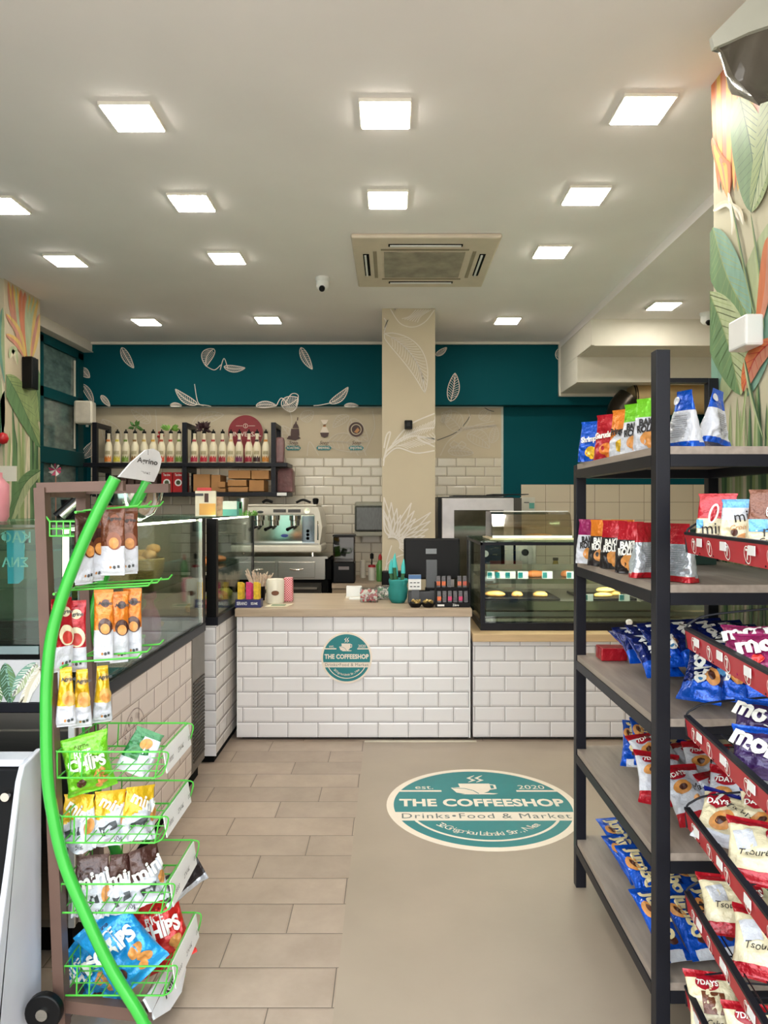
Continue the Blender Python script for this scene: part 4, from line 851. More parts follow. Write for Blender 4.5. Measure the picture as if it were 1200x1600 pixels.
MB().lathe([(.035, 0), (.035, .004), (.0, .006)], 24, sx=1, sy=.45).build('oval_badge', M('blue_badge', (60, 76, 160), .3), t, world=False, loc=(ax(441, d)-(x0+x1)/2, -.052, az(838, d)-z0)).rotation_euler = (PI/2, 0, 0)
MB().lathe([(.03, 0), (.03, .004), (.0, .006)], 24, sx=1, sy=.4).build('oval_badge', M('dark_badge', (60, 66, 62), .3), t, world=False, loc=(ax(407, d)-(x0+x1)/2, -.203, az(800, d)-z0)).rotation_euler = (PI/2, 0, 0)
for px in (424, 458, 400):
    xs = ax(px, d)
    g = MB().lathe([(.035, .0), (.035, .05), (.045, .055), (.045, .10)], 20, c=(xs, d+.07, z1-.195)).build('group_head', CHROME, t, smooth=40)
    MB().tube([(xs, d+.05, z1-.20), (xs-.02, d-.01, z1-.21), (xs-.045, d-.07, z1-.225)], [.012, .014, .017], 10).build('portafilter_handle', BPLAST, g, smooth=40)
for k in range(3): MB().tube([(ax(479, d), d+.14, z0+.14+k*.035), (ax(479, d), d+.10, z0+.14+k*.035)], .016, 14).build('valve_knob', CHROME, t, smooth=40)
MB().box(ax(470, d), ax(490, d), d+.10, d+.16, z0+.10, z1-.10).build('valve_panel', M('mirror_steel', (150, 160, 170), .08, metal=1), t)
MB().tube(bez([(ax(494, d), d+.05, z1-.1), (ax(497, d), d-.02, z1-.18), (ax(497, d), d-.03, z0+.13)], 5), .006, 8).build('steam_wand', CHROME, t, smooth=40)
MB().tube([(x1-.1, d+.1, z0-.0265), (x1-.1, d+.1, z0+.012)], .018, 10).tube([(x0+.1, d+.1, z0-.0265), (x0+.1, d+.1, z0+.012)], .018, 10).build('feet', CHROME, t)
m = MB()
for px, w_ in ((405, .05), (420, .05), (462, .07), (474, .04)):
    xs = ax(px, d)
p = MB().tube(bez([(ax(461, d), d+.1, z1+.03), (ax(472, d), d+.08, z1+.055), (ax(484, d), d+.06, z1+.03)], 4), [.012]*9, 8).build('cup_tongs', BPLAST, smooth=40); tag(p, 'black tongs on the right of the espresso machine top', 'tongs')
p = MB().tube(bez([(ax(408, d), d+.1, z1+.032), (ax(414, d), d+.08, z1+.05), (ax(424, d), d+.06, z1+.034)], 4), [.014]*9, 8).build('portafilter', BPLAST, smooth=40); tag(p, 'black handled filter holder on the left of the espresso machine top', 'filter holder')
m = MB(); m.lathe([(.02, 0), (.028, .02), (.03, .05), (.018, .06)], 14, c=(ax(491, d), d+.12, z1+.0125)); tag(m.build('tamper', BPLAST, smooth=40), 'small black tamper on the right end of the espresso machine', 'tamper')
# grinder / dispenser
d = 6.85; x0, x1 = ax(521, d), ax(555, d)
t = thing('coffee_grinder', 'dark dispenser with a smoky clear hopper on the back counter', 'grinder', ((x0+x1)/2, d, .7795))
w_ = (x1-x0)/2; MB().box(-w_, w_, -.08, .15, 0, .20).build('base', BPLAST, t, bevel=.01, world=False); MB().box(-w_+.005, w_-.005, -.09, .13, .2005, az(838, d)-.78).build('hopper', SMOKE, t, bevel=.006, world=False)
MB().box(-w_, w_, -.1, .14, az(838, d)-.779, az(835, d)-.78).build('lid', BPLAST, t, world=False); MB().box(-w_+.02, w_-.02, -.02, .10, .201, .30).build('powder', M('cocoa_powder', (84, 68, 64), .8), t, world=False)
MB().box(-.05, .05, -.086, -.081, .13, .16).build('label_strip', M('label_grey', (130, 120, 120), .5), t, world=False)
# cup dispenser on the wall
d = 7.36; x0, x1 = ax(554, d), ax(601, d)
t = thing('towel_dispenser', 'grey see-through wall dispenser left of the column', 'dispenser', ((x0+x1)/2, 7.57, az(838, d)))
zb, zt = az(838, d), az(784, d)
MB().box(x0, x1, d+.02, 7.568, zb, zt).build('back_shell', M('olive_grey', (150, 148, 132), .4), t, bevel=.02); MB().box(x0+.002, x1-.002, d-.03, d+.019, zb+.05, zt-.04).build('window_cover', M('smoky_cover', (70, 74, 70), .15, var=.25, scale=20, stretch=(6, 1, 1)), t, bevel=.02)
MB().box(x0, x1, d-.035, d+.019, zb, zb+.048).build('lower_lip', M('olive_grey', (150, 148, 132), .4), t, bevel=.01)
# bottles on back counter
def bottle(px, d, z, prof, mats, bands, lb, name='bottle', cat='bottle', grp=None, parts=()):
    t = thing(name, lb, cat, (ax(px, d), d, z), 0, grp)
    MB().lathe(prof, 20).build('body', mats, t, smooth=40, world=False)
    for nm, pf, mt_ in parts: MB().lathe(pf, 14).build(nm, mt_, t, smooth=40, world=False)
bottle(581, 7.05, .7795, [(.036, 0), (.037, .12), (.034, .13)], CREAM, None, 'cream sauce bottle with a black pump on the back counter', parts=(('cap', [(.038, .1305), (.036, .15), (.02, .155)], RED), ('pump', [(.006, .155), (.006, .21), (.018, .215), (.018, .26), (.006, .27)], BPLAST)))
bottle(594, 6.95, .7795, [(.034, 0), (.038, .02), (.038, .16), (.02, .20), (.014, .21)], M('soap_green', (84, 140, 70), .25), None, 'green soap bottle with a red cap beside the column', parts=(('cap', [(.018, .2105), (.018, .24), (.008, .265)], RED),))
bottle(567, 7.3, .7795, [(.03, 0), (.03, .17), (.02, .18)], CREAM, None, 'plain white beaker at the back counter wall')
tag(MB().box(ax(597, 6.3), ax(630, 6.3), 6.05, 6.15, .70, az(892, 6.1)).build('small_bin', BPLAST, bevel=.01), 'black box at the foot of the column behind the teal pot', 'box')
MB().box(-.55, .5, 5.95, 6.155, 0, .70)
# oven
d = 6.56; x0, x1 = ax(684, d), ax(815, d); zt = az(778, d)
t = thing('oven', 'big pale steel oven with a dark glass door behind the till', 'oven', ((x0+x1)/2, d, 0))
MB().box(x0, x1, d, 7.4, .3, zt).build('body', M('oven_side', (60, 56, 50), .4), t)
MB().box(x0+.035, ax(802, d), d-.03, d-.001, .35, zt-.002).build('front_frame', M('satin_alu', (196, 192, 194), .35, metal=.35), t, bevel=.006)
MB().box(ax(709, d), ax(786, d), d-.036, d-.0305, .6, az(797, d)).build('door_glass', M('oven_glass', (58, 56, 44), .12, var=.15, coat=.5), t)
MB().box(x0, x0+.03, d-.02, d, .3, zt).build('hinge_strip', BPLAST, t)
for k, (a, b_, y) in enumerate(((683, 802, .0), (708, 790, .02), (770, 826, .04))):
    m = MB(); m.box(ax(a, d), ax(b_, d), d+.0, d+.45, zt+.002+k*.014, zt+.009+k*.014)
    tag(m.build('baking_tray', BLACK), ['wide black tray lying on the oven top, lowest', 'black tray lying on the oven top, middle one', 'black tray on the oven top sticking out to the right, uppermost'][k], 'tray', 'trays on the oven')
cardbox('notice', 813, 836, 777, 799, 7.56, .004, M('notice_white', (206, 204, 190), .6), 'white paper notice on the tiles right of the oven', 'notice', prints=((.25, .6, .6, .66, GREYT), (.6, .95, .2, .6, TEALP)))
# steel kit visible through right case
t = thing('steel_cabinet', 'tall steel kitchen cabinet seen through the snack case', 'cabinet', (1.35, 6.4, 0))
MB().box(ax(788, 6.3), ax(838, 6.3), 6.3, 6.52, 0, az(848, 6.3)).build('body', STEEL, t, bevel=.004); MB().box(ax(803, 6.3)-.005, ax(803, 6.3)+.015, 6.295, 6.299, .32, az(850, 6.3)).build('door_gap', DARK, t); MB().tube([(ax(820, 6.3), 6.27, az(863, 6.3)), (ax(820, 6.3), 6.299, az(863, 6.3))], .03, 20).build('knob', BPLAST, t, smooth=40)
t = thing('control_box', 'dark glass fronted control box behind the left of the snack case', 'appliance', (.95, 6.1, 0)); MB().box(ax(752, 6.2), ax(783, 6.2), 6.2, 6.5, 0, az(850, 6.2)).build('body', M('dark_glass_panel', (50, 56, 58), .15), t, bevel=.005); MB().tube([(ax(758, 6.2), 6.18, az(865, 6.2)), (ax(758, 6.2), 6.199, az(865, 6.2))], .028, 20).build('dial', WPLAST, t, smooth=40)
tag(MB().box(1.32, 3.38, 6.45, 7.56, 0, .74).build('kitchen_bench', STEEL), 'long steel kitchen bench behind the right snack case', 'bench')
OIL = M('oil_glass', (150, 128, 52), .15)
for k, (px, h_, lb, mt_) in enumerate(((853, .12, 'short dark capped jar behind the snack case, left of the oil bottle', M('jar_glass', (96, 104, 84), .2)), (868, .18, 'golden oil bottle seen through the snack case', OIL), (883, .10, 'squat brown jar behind the snack case', M('jar_brown', (120, 90, 60), .25)), (896, .11, 'dark green jar behind the snack case by the rack post', M('jar_green', (30, 70, 56), .25)))):
    bottle(px, 6.6, .741, [(.034, 0), (.036, .02), (.036, h_+.03), (.026, h_+.06), (.02, h_+.09)], mt_, None, lb, name='kitchen_jar', cat='jar', parts=(('lid', [(.026, h_+.091), (.026, h_+.115)], BPLAST),))
# ================================================================ BOTTLE SHELF ON THE BACK WALL
d = 7.05; SB = 7.42
t = thing('wall_shelf', 'black square tube wall shelf holding the row of syrup bottles', 'shelf', (-2.1, 7.3, 1.6))
zS = az(723, d); zL = az(769, d); zT = az(660, d); zB = az(776, d); th = .045
for px in (147.5, 288, 427):
    x = ax(px, d)
    for y in (d, SB-th): MB().box(x-th/2, x+th/2, y, y+th, zB, zT).build('upright', BLACK, t)
    MB().box(x-th/2, x+th/2, d+th, SB-th, zT-th, zT).build('top_arm', BLACK, t)
    MB().box(x-th/2, x+th/2, d+th, SB-th, zS-.09, zS-.045).build('middle_arm', BLACK, t)
xa, xb = ax(130, d), ax(449, d)
MB().box(xa, xb, d-.004, SB, zS-.04, zS).build('upper_board', BLACK, t, bevel=.003)
MB().box(ax(150, d), xb, d-.002, SB, zL-.04, zL).build('lower_board', BLACK, t, bevel=.003)
tag(MB().box(ax(433, d), ax(448, d), d-.008, d-.0045, zL-.035, zL-.005).build('shelf_label', WPLAST), 'small white label strip on the lower right shelf end', 'label')
BOT = M('bottle_cream', (226, 216, 190), .25, var=.04)
LAB = lambda c: M('fruit_%d_%d_%d' % c, c, .4, var=.3, scale=60)
fr = [(222, 130, 50), (206, 190, 60), (120, 150, 60), (150, 110, 60), (214, 180, 100), (222, 170, 60), (200, 80, 50), (190, 60, 50), (110, 140, 50)]
fr2 = [(170, 36, 60), (180, 30, 50), (190, 50, 56), (160, 50, 60), (214, 176, 120), (110, 40, 80), (150, 30, 50), (60, 30, 30), (200, 130, 50)]
nm1 = ['orange', 'yellow', 'green', 'brown', 'pale gold', 'amber', 'brick red', 'tomato red', 'olive green']
nm2 = ['crimson', 'deep red', 'rose red', 'dull red', 'cream', 'dark purple', 'cherry red', 'near black', 'ochre']
ordn = ['first', 'second', 'third', 'fourth', 'fifth', 'sixth', 'seventh', 'eighth', 'ninth']
def make_bottle():
    t = thing('syrup_bottle', 'x', 'bottle')
    MB().lathe([(.034, 0), (.040, .006), (.041, .14), (.036, .175), (.022, .215), (.016, .25), (.015, .285), (.017, .29), (.016, .297)], 20).build('body', BOT, t, smooth=45, world=False)
    MB().lathe([(.019, .2975), (.021, .302), (.018, .318), (.008, .322), (.006, .338), (.002, .340)], 14).build('cap', BPLAST, t, smooth=40, world=False)
    return t
def curved_patch(r, a0, a1, z0, z1, wav, n=10):
    m = MB(); vs = []
    for j in range(4):
        for i in range(n+1):
            a = -PI/2+a0+(a1-a0)*i/n; top_ = z1+wav*math.sin(i*2.1)*.5; z = z0+(top_-z0)*j/3; vs.append((r*math.cos(a), r*math.sin(a), z))
    m.add(vs, [(j*(n+1)+i, j*(n+1)+i+1, (j+1)*(n+1)+i+1, (j+1)*(n+1)+i) for j in range(3) for i in range(n)]); return m
proto = make_bottle()
stock = [proto]+[copy_tree(proto) for _ in range(17)]
for side, cs, fs_, nms, nm in (('left', (169.9, 183.6, 196.8, 211, 225.4, 239.5, 252.7, 267, 280.4), fr, nm1, 'left'), ('right', (304, 319, 333.5, 348, 361, 374, 389, 401.7, 415.5), fr2, nm2, 'middle')):
    for i, px in enumerate(cs):
        b_ = stock.pop(0)
        b_.location = (ax(px, 7.13), 7.13, zS+.0005); b_['group'] = 'syrup bottles on the wall shelf'
        b_['label'] = 'cream syrup bottle, %s fruit print, %s from left in the %s shelf bay' % (nms[i], ordn[i], nm)
        mt_ = LAB(fs_[i])
        curved_patch(.0418, -1.0, .9, .012, .062, .03).build('fruit_print', mt_, b_, smooth=True, world=False)
        curved_patch(.0418, -.7, .7, .085, .12, .0).build('name_band', M('soft_print', (176, 164, 130), .4, var=.3, scale=120), b_, smooth=True, world=False)
        curved_patch(.0235, -.9, .9, .215, .235, .01).build('neck_print', mt_, b_, smooth=True, world=False)
# sprigs behind bottles
def sprig(px, py, dd, c, lb, n, s):
    m = MB(); p = at(px, py, dd)
    for k in range(n):
        a = R.uniform(0, 2*PI); e_ = R.uniform(-.3, 1.1); dr = Vector((math.cos(a)*math.cos(e_), math.sin(a)*math.cos(e_)*.4, math.sin(e_))); q = dr.cross(Vector((0, 1, 0))).normalized(); L = s*R.uniform(.6, 1.2)
        b0 = p+dr*s*.2; m.add([b0, b0+dr*L*.5+q*L*.2, b0+dr*L, b0+dr*L*.5-q*L*.2+Vector((0, .01, 0))], [(0, 1, 2), (0, 2, 3)], 0)
    m.tube([Vector((p.x, dd, zS+.001)), p], .004, 6)
    tag(m.build('herb_sprig', c), lb, 'plant')
sprig(211, 668, 7.30, M('leaf_green', (70, 120, 50), .5, var=.2), 'small green herb sprig behind the left bay bottles', 16, .075)
sprig(266, 673, 7.30, M('basil_green', (110, 160, 60), .5, var=.2), 'bright basil sprig behind the left bay bottles near the middle upright', 14, .085)
sprig(317, 671, 7.30, M('dark_sprig', (56, 30, 36), .5, var=.3), 'dark purple sprig behind the middle bay bottles', 44, .085)
m = MB()
for k, (x, z_) in enumerate(((-.05, 0), (-.02, -.03), (-.06, -.04))): m.lathe([(.002, -.016), (.014, -.01), (.018, 0), (.013, .011), (.002, .015)], 10, c=(ax(257, 7.3)+x, 7.3, az(676, 7.3)+z_))
m.tube([(ax(257, 7.3)-.05, 7.3, zS), (ax(257, 7.3)-.05, 7.3, az(676, 7.3))], .004, 6).tube([(ax(257, 7.3)-.06, 7.3, zS), (ax(257, 7.3)-.06, 7.3, az(676, 7.3)-.04)], .004, 6).tube([(ax(257, 7.3)-.02, 7.3, zS), (ax(257, 7.3)-.02, 7.3, az(676, 7.3)-.03)], .004, 6)
tag(m.build('berry_sprig', RED, smooth=50), 'sprig of red berries beside the basil behind the bottles', 'plant')
# red round sign
d = 7.44; t = thing('round_wall_sign', 'dark red round sign with white letters standing behind the bottles', 'sign', (ax(384, d), d, az(676, d)))
r_ = 27*d/F
MB().prism(arcseg(r_, -r_*.999, r_*.999), lambda u, v, dd: (u, dd, v), -.012, 0).build('disc', M('sign_maroon', (130, 22, 34), .4), t, world=False)
m = MB(); m.text('UNIVERSAL', .068, lambda x, y: (x, -.0135, -.02+y), bold=.01, narrow=.95); m.ribbon([(-.1, -.0135, .07), (-.03, -.0135, .07)], .004, (0, -1, 0)).ribbon([(.03, -.0135, .07), (.1, -.0135, .07)], .004, (0, -1, 0)); m.ribbon([(.022*math.cos(a*PI/12), -.0135, .07+.022*math.sin(a*PI/12)) for a in range(25)], .004, (0, -1, 0)); m.ribbon([(0, -.0135, .055), (0, -.0135, .085)], .005, (0, -1, 0))
m.build('lettering', SIGNWHITE, t, world=False)
MB().box(-.08, .08, -.02, .0, zS-az(676, d)+.001, -r_+.01).build('foot', M('sign_maroon', (130, 22, 34), .4), t, world=False)
# boxes on the lower shelf (px coords from the photograph)
kb = [(302, 329, 741, 768), (330, 345, 742, 768), (341, 353, 753, 762), (341, 353, 763, 769), (357, 392, 735, 748), (393, 421, 735, 749), (356, 386, 750, 760), (357, 388, 761, 769), (389, 413, 750, 768)]
kl = ['large kraft box on the lower shelf by the middle upright', 'tall kraft box right of the large one on the lower shelf', 'small pale kraft box, upper of two small ones on the lower shelf', 'small pale kraft box, lower of two small ones on the lower shelf', 'flat kraft box on top of the stack under the shelf rail', 'kraft box on top at the right of the lower shelf stack', 'thin kraft box in the middle of the lower shelf stack', 'thin kraft box at the bottom of the lower shelf stack', 'square kraft box standing at the lower right of the stack']
yy = 7.1
zz = {}
for (a, b_, y0_, y1_), lb in zip(kb, kl):
    zb_ = max(zL+.001, az(y1_, yy)+.0015); o = MB().box(ax(a, yy)+.002, ax(b_, yy)-.002, yy-.03*R.random(), yy+.25, zb_, az(y0_, yy)).build('kraft_box', KRAFT, bevel=.004); tag(o, lb, 'box', 'kraft boxes on the lower shelf')
for px0, px1, lb in ((252, 269, 'red printed tea box on the lower shelf, left one'), (270, 287, 'red printed tea box on the lower shelf, right one by the upright')):
    o = MB().box(ax(px0, yy)+.001, ax(px1, yy)-.001, yy, yy+.2, zL+.001, az(738, yy)); w_ = (ax(px1, yy)-ax(px0, yy)); xm_ = (ax(px0, yy)+ax(px1, yy))/2
    o.mi = 1; o.text('Tea time', .034, lambda x, y: (xm_+x*.8, yy-.001, az(742, yy)+y), bold=.02, narrow=.7)
    o.prism([(xm_+.036*math.cos(a*PI/8), az(754, yy)+.036*math.sin(a*PI/8)) for a in range(16)], lambda u, v, dd: (u, dd, v), yy-.001, yy+.0, mi=1)
    o.prism([(xm_+.022*math.cos(a*PI/8), az(754, yy)+.022*math.sin(a*PI/8)) for a in range(16)], lambda u, v, dd: (u, dd, v), yy-.002, yy-.001, mi=2)
    tag(o.build('tea_box', [RED, WPLAST, M('leafy_dark', (60, 70, 40), .5)]), lb, 'box', 'red tea boxes')
for i, px in enumerate((180, 192, 204, 216, 228, 240)):
    o = MB().box(ax(px, yy)-.032, ax(px, yy)+.032, yy, yy+.15, zL+.001, zL+.17+.02*(i % 2)).build('syrup_carton', M('carton_brown', (70, 50, 44), .5, var=.5, scale=40), bevel=.006); tag(o, 'dark carton half hidden behind the rack header on the lower shelf, %s from left' % ordn[i], 'carton', 'dark cartons on the lower shelf')
# coffee bags at the shelf's right end
def coffeebag(c, w_, h_, dp, lb, rx=0, rz=0):
    m = MB(); pr = [(0, 0), (w_, 0), (w_, h_*.85), (w_*.9, h_), (w_*.1, h_), (0, h_*.85)]
    m.prism([(u-w_/2, v) for u, v in pr], lambda u, v, dd: (u, dd*(1-.6*max(0, v/h_-.8)/.2), v), -dp/2, dp/2)
    o = m.build('coffee_bag', [M('mauve_foil', (122, 84, 84), .3, var=.2, scale=18, bump=.4, bscale=30)], loc=c, bevel=.012); o.rotation_euler = (rx, 0, rz); tag(o, lb, 'coffee bag', 'mauve coffee bags'); return o
coffeebag((ax(438, 7.15), 7.15, zS+.001), .085, .26, .10, 'mauve coffee bag standing on the right end of the upper shelf')
coffeebag((ax(446, 7.15), 7.2, zL+.001), .16, .245, .10, 'mauve coffee bag slumped on the right end of the lower shelf', rz=-.15)
# brewing steps printed on the wall vinyl
def wallprint(px, wd, body):
    t = MB(); P = PB(7.5635); pill = [(px-wd, 700), (px-wd+3, 696.5), (px+wd-3, 696.5), (px+wd, 700), (px+wd-3, 703.5), (px-wd+3, 703.5)]
    t.prism(pill, lambda u, v, dd: P(u, v)+Vector((0, dd, 0)), 0, .002, mi=0)
    c = P(px, 700); t.text(body, .036, lambda x, y: c+Vector((x, -.0006, y)), mi=1, bold=.02, narrow=.75); c2 = P(px, 692); t.text('Step', .055, lambda x, y: c2+Vector((x, -.0004, y)), mi=2, shear=.3)
    return t
PR = [SIGNTEAL, SIGNWHITE, M('brown_print', (70, 44, 38), .5), M('coffee_tan', (190, 134, 84), .5), GREIGE]
a = wallprint(458, 12, 'ROASTING'); P = PB(7.5625)
for pl_ in ([(448, 686), (451, 681), (466, 681), (470, 685), (462, 688)], [(454, 681), (455, 670), (467, 670), (468, 681)], [(457, 669), (459, 663), (465, 663), (467, 669)], [(460, 663), (463, 657), (464, 663)], [(464, 657), (464.5, 652), (466, 652), (465.5, 657)]): a.prism(pl_, lambda u, v, dd: P(u, v)+Vector((0, dd, 0)), 0, .002, mi=2)
a.build('grinder_print', PR, wb)
a = wallprint(506, 12, 'BREWING')
for pl_, mi in (([(501, 656), (513, 656), (508, 665), (506, 665)], 1), ([(504, 667), (510, 667), (514, 676), (500, 676)], 1), ([(500, 676), (514, 676), (512, 682), (507, 684), (502, 682)], 2), ([(505, 663), (509, 663), (509, 667), (505, 667)], 3)): a.prism(pl_, lambda u, v, dd: P(u, v)+Vector((0, dd, 0)), 0, .002, mi=mi)
a.build('brewer_print', PR, wb)
a = wallprint(556.5, 12, 'ENJOYING')
for r_, mi, o_ in ((11.5, 2, 0), (8.5, 4, -.0006), (7, 2, -.0012)): a.prism([(556.5+r_*math.cos(k*PI/12), 671+r_*math.sin(k*PI/12)) for k in range(24)], lambda u, v, dd: P(u, v)+Vector((0, dd+o_, 0)), 0, .002, mi=mi)
a.prism([(553, 675), (559, 668), (562, 672), (558, 677)], lambda u, v, dd: P(u, v)+Vector((0, dd-.0018, 0)), 0, .002, mi=3)
a.build('cup_print', PR, wb)
# ornaments by the left column
tag(MB().lathe([(.002, -.045), (.03, -.034), (.044, 0), (.03, .034), (.002, .045)], 20, c=(ax(4, 5.3), 5.3, az(685, 5.3))).build('red_bauble', RED, smooth=60), 'shiny red bauble hanging at the left picture edge', 'bauble')
tag(MB().box(-3.2, ax(25, 5.2), 5.2, 5.215, az(752, 5.2), az(728, 5.2)).build('blank_card', CREAM), 'blank cream card at the left picture edge before the mural', 'card')
t = thing('hanging_flower', 'pink and white paper windmill flower by the teal window', 'flower', (ax(87, 6.3), 6.3, az(734, 6.3)))
m = MB()
for k in range(9):
    a = k*PI*2/9; m.add([(0, 0, 0), (.06*math.cos(a), -.02, .06*math.sin(a)), (.05*math.cos(a+.5), .0, .05*math.sin(a+.5))], [(0, 1, 2)], mi=k % 2)
m.build('petals', [M('flower_pink', (200, 70, 110), .5), WPLAST], t, world=False); MB().tube([(0, 0, -.045), (0, .01, -(az(734, 6.3)))], .006, 8).build('stem', M('twig', (150, 110, 90), .6), t, world=False)
# utensils behind the left rack, pink jar, rolling stand
m = MB(); m.lathe([(.075, 0), (.085, .02), (.085, .15), (.06, .18), (.06, .2)], 24)
tag(m.build('candy_jar', [M('pink_jar', (206, 130, 140), .3, var=.1)], smooth=40, loc=(ax(-22, 2.9), 2.9, 1.4555)), 'pink lidded jar on the glass case at the left picture edge', 'jar')
for k, (x, y) in enumerate(((88, 2.95), (96, 2.9), (104, 3.0))):
    o = MB().tube([(ax(x, y), y, 1.457+.018), (ax(x, y)+.05, y+.02, 1.53), (ax(x, y)+.09, y+.05, 1.585)], [.018, .014, .010], 10).build('serving_tongs', BPLAST if k != 1 else STEEL, smooth=40); tag(o, ['black serving tongs leaning behind the rack, nearest', 'steel serving tongs between the two black ones', 'black serving tongs leaning behind the rack, farthest'][k], 'tongs', 'tongs on the pastry case')
tag(MB().lathe([(.05, 0), (.06, .09), (.055, .09), (.045, .005)], 20).build('tongs_cup', BPLAST, smooth=40, loc=(ax(118, 3.1), 3.1, 1.4555)), 'black cup behind the brown rack post', 'cup')
# steel cylinder column behind rack
tag(MB().tube([(-1.17, 2.75, .875), (-1.17, 2.75, 1.43)], .035, 20).build('steel_cylinder', CHROME, smooth=40), 'tall polished steel cylinder inside the pastry case near end', 'cylinder')

# ================================================================ BAG BUILDER
def prof(kind, v):
    """half width factor, half depth factor, exponent"""
    if kind == 'pillow':
        s = .06
        if v < s or v > 1-s: return 1.0, .02, 2.0
        q = (v-s)/(1-2*s); k = math.sin(PI*q)**.55; return 1-.13*k, .03+.97*k, 2.2
    if kind == 'hang':
        if v > .93: return .92, .02, 2
        if v < .05: return .9, .03, 2
        q = (v-.05)/.88; k = min(1, math.sin(PI*(q*.93+.035))**.45); return .96-.10*k*q, .04+.96*k*(1-.3*q), 2.6
    if v > .93: return .80+.06*(v-.93)/.07, .015, 2
    q = v/.93; return 1-.20*q**1.5, max(.02, (1-q**1.5))*.98+.02, 3.8-1.5*q
_B = {}
def bag(key, seed=0):
    k = (key, seed)
    if k in _B: return _B[k]
    K = KINDS[key]; kind, W, H, T = K['shape'], K['w']/2, K['h'], K['t']/2
    NU, NV = 44, 40; sh = Vector((seed*7.3, seed*3.1, 0)); cr = K.get('crumple', .22)*1.35
    def disp(x, z):
        n1 = noise.noise(Vector((x*22, z*16, 0))+sh); n2 = abs(noise.noise(Vector((x*60, z*34, 5))+sh))
        return 1+cr*(n1*1.5-n2*2.1)
    def sway(x, z): return .10*T*noise.noise(Vector((x*14, z*9, 9))+sh)*2+K.get('lean', 0)*z
    m = MB(); vs = []; info = []
    for j in range(NV+1):
        v = j/NV; a, b_, n = prof(kind, v); a *= W*(1-K.get('taper', 0)*v); b_ *= T
        if v <= .07 and kind != 'stand' or v >= .93: zz_ = H*v+.0015*math.sin(j*9)
        else: zz_ = H*v
        for i in range(NU):
            th_ = 2*PI*i/NU; c, s = math.cos(th_), math.sin(th_)
            x = a*math.copysign(abs(c)**(2/n), c); y = b_*math.copysign(abs(s)**(2/n), s)
            x *= 1+.02*noise.noise(Vector((0, z_seed := v*5, seed*3.0)))
            vs.append((x, y*disp(x, zz_)+sway(x, zz_), zz_)); info.append((x/W, v, s))
    fs = []; ms = []
    for j in range(NV):
        for i in range(NU):
            q = (j*NU+i, j*NU+(i+1) % NU, (j+1)*NU+(i+1) % NU, (j+1)*NU+i); fs.append(q)
            s_ = sum(info[t_][0] for t_ in q)/4; v_ = sum(info[t_][1] for t_ in q)/4; sd = sum(info[t_][2] for t_ in q)/4
            ms.append(K['design'](s_, v_, 'f' if sd < .02 else 'b'))
    m.add(vs, fs); m.m = ms
    m.add([vs[i] for i in range(NU)], [tuple(range(NU-1, -1, -1))], K['design'](0, 0.0, 'b'))
    def srf(x, z, side=-1, eps=.0012):
        v = min(.999, max(.001, z/H)); a, b_, n = prof(kind, v); a *= W*(1-K.get('taper', 0)*v); b_ *= T
        u = min(.98, abs(x)/a); y = b_*(1-u**n)**(1/n)
        return Vector((x, side*(y*disp(x, z)+eps*(1+1.5*u))+sway(x, z), z))
    for pr in K['prints']:
        ty = pr[0]
        if ty == 'text':
            _, body, cx_, cz_, size, rot, mi = pr[:7]; kw = pr[7] if len(pr) > 7 else {}; sd = kw.get('side', -1); e_ = kw.get('eps', .0022)+.0012; kw2 = {q: w_ for q, w_ in kw.items() if q not in ('side', 'eps')}
            c, s = math.cos(rot), math.sin(rot); tv, tf = text_geo(body, **kw2)
            m.add([srf((cx_*W+(x*size*c-y*size*s)), cz_*H+(x*size*s+y*size*c), sd, e_) for x, y in tv], tf, mi)
        elif ty == 'oval':
            _, cx_, cz_, rx_, rz_, rot, mi, e_ = pr[:8]; e_ += .0007; sd = pr[8] if len(pr) > 8 else -1
            c, s = math.cos(rot), math.sin(rot); P_ = []; n_ = 20; rg = 4
            for r_ in range(rg+1):
                for i in range(n_):
                    x, y = rx_*r_/rg*math.cos(2*PI*i/n_), rz_*r_/rg*math.sin(2*PI*i/n_); P_.append(srf(cx_*W+x*c-y*s, cz_*H+x*s+y*c, sd, e_))
            m.add(P_, [(r_*n_+i, r_*n_+(i+1) % n_, (r_+1)*n_+(i+1) % n_, (r_+1)*n_+i) for r_ in range(rg) for i in range(n_)], mi)
        elif ty == 'rect':
            _, cx_, cz_, hx, hz, rot, mi, e_ = pr[:8]; c, s = math.cos(rot), math.sin(rot); n_ = 6; P_ = []
            for j in range(n_+1):
                for i in range(n_+1):
                    x, y = hx*(2*i/n_-1), hz*(2*j/n_-1); P_.append(srf(cx_*W+x*c-y*s, cz_*H+x*s+y*c, pr[8] if len(pr) > 8 else -1, e_))
            m.add(P_, [(j*(n_+1)+i, j*(n_+1)+i+1, (j+1)*(n_+1)+i+1, (j+1)*(n_+1)+i) for j in range(n_) for i in range(n_)], mi)
    o = m.build('snack_bag', K['mats'], smooth=True); _B[k] = o.data
    bpy.data.objects.remove(o); return _B[k]
def put(key, name, cat, lb, loc, rot=(0, 0, 0), seed=0, s=1, grp=None):
    o = bpy.data.objects.new(name, bag(key, seed)); col.objects.link(o); o.rotation_mode = 'XYZ'
    o.location = loc; o.rotation_euler = rot; o.scale = (s, s, s); tag(o, lb, cat, grp); return o
def foil(n, rgb, rough=.3, metal=.25): return M('foil_'+n, rgb, rough, metal=metal, var=.08, scale=14, bump=.9, bscale=34, coat=.5)
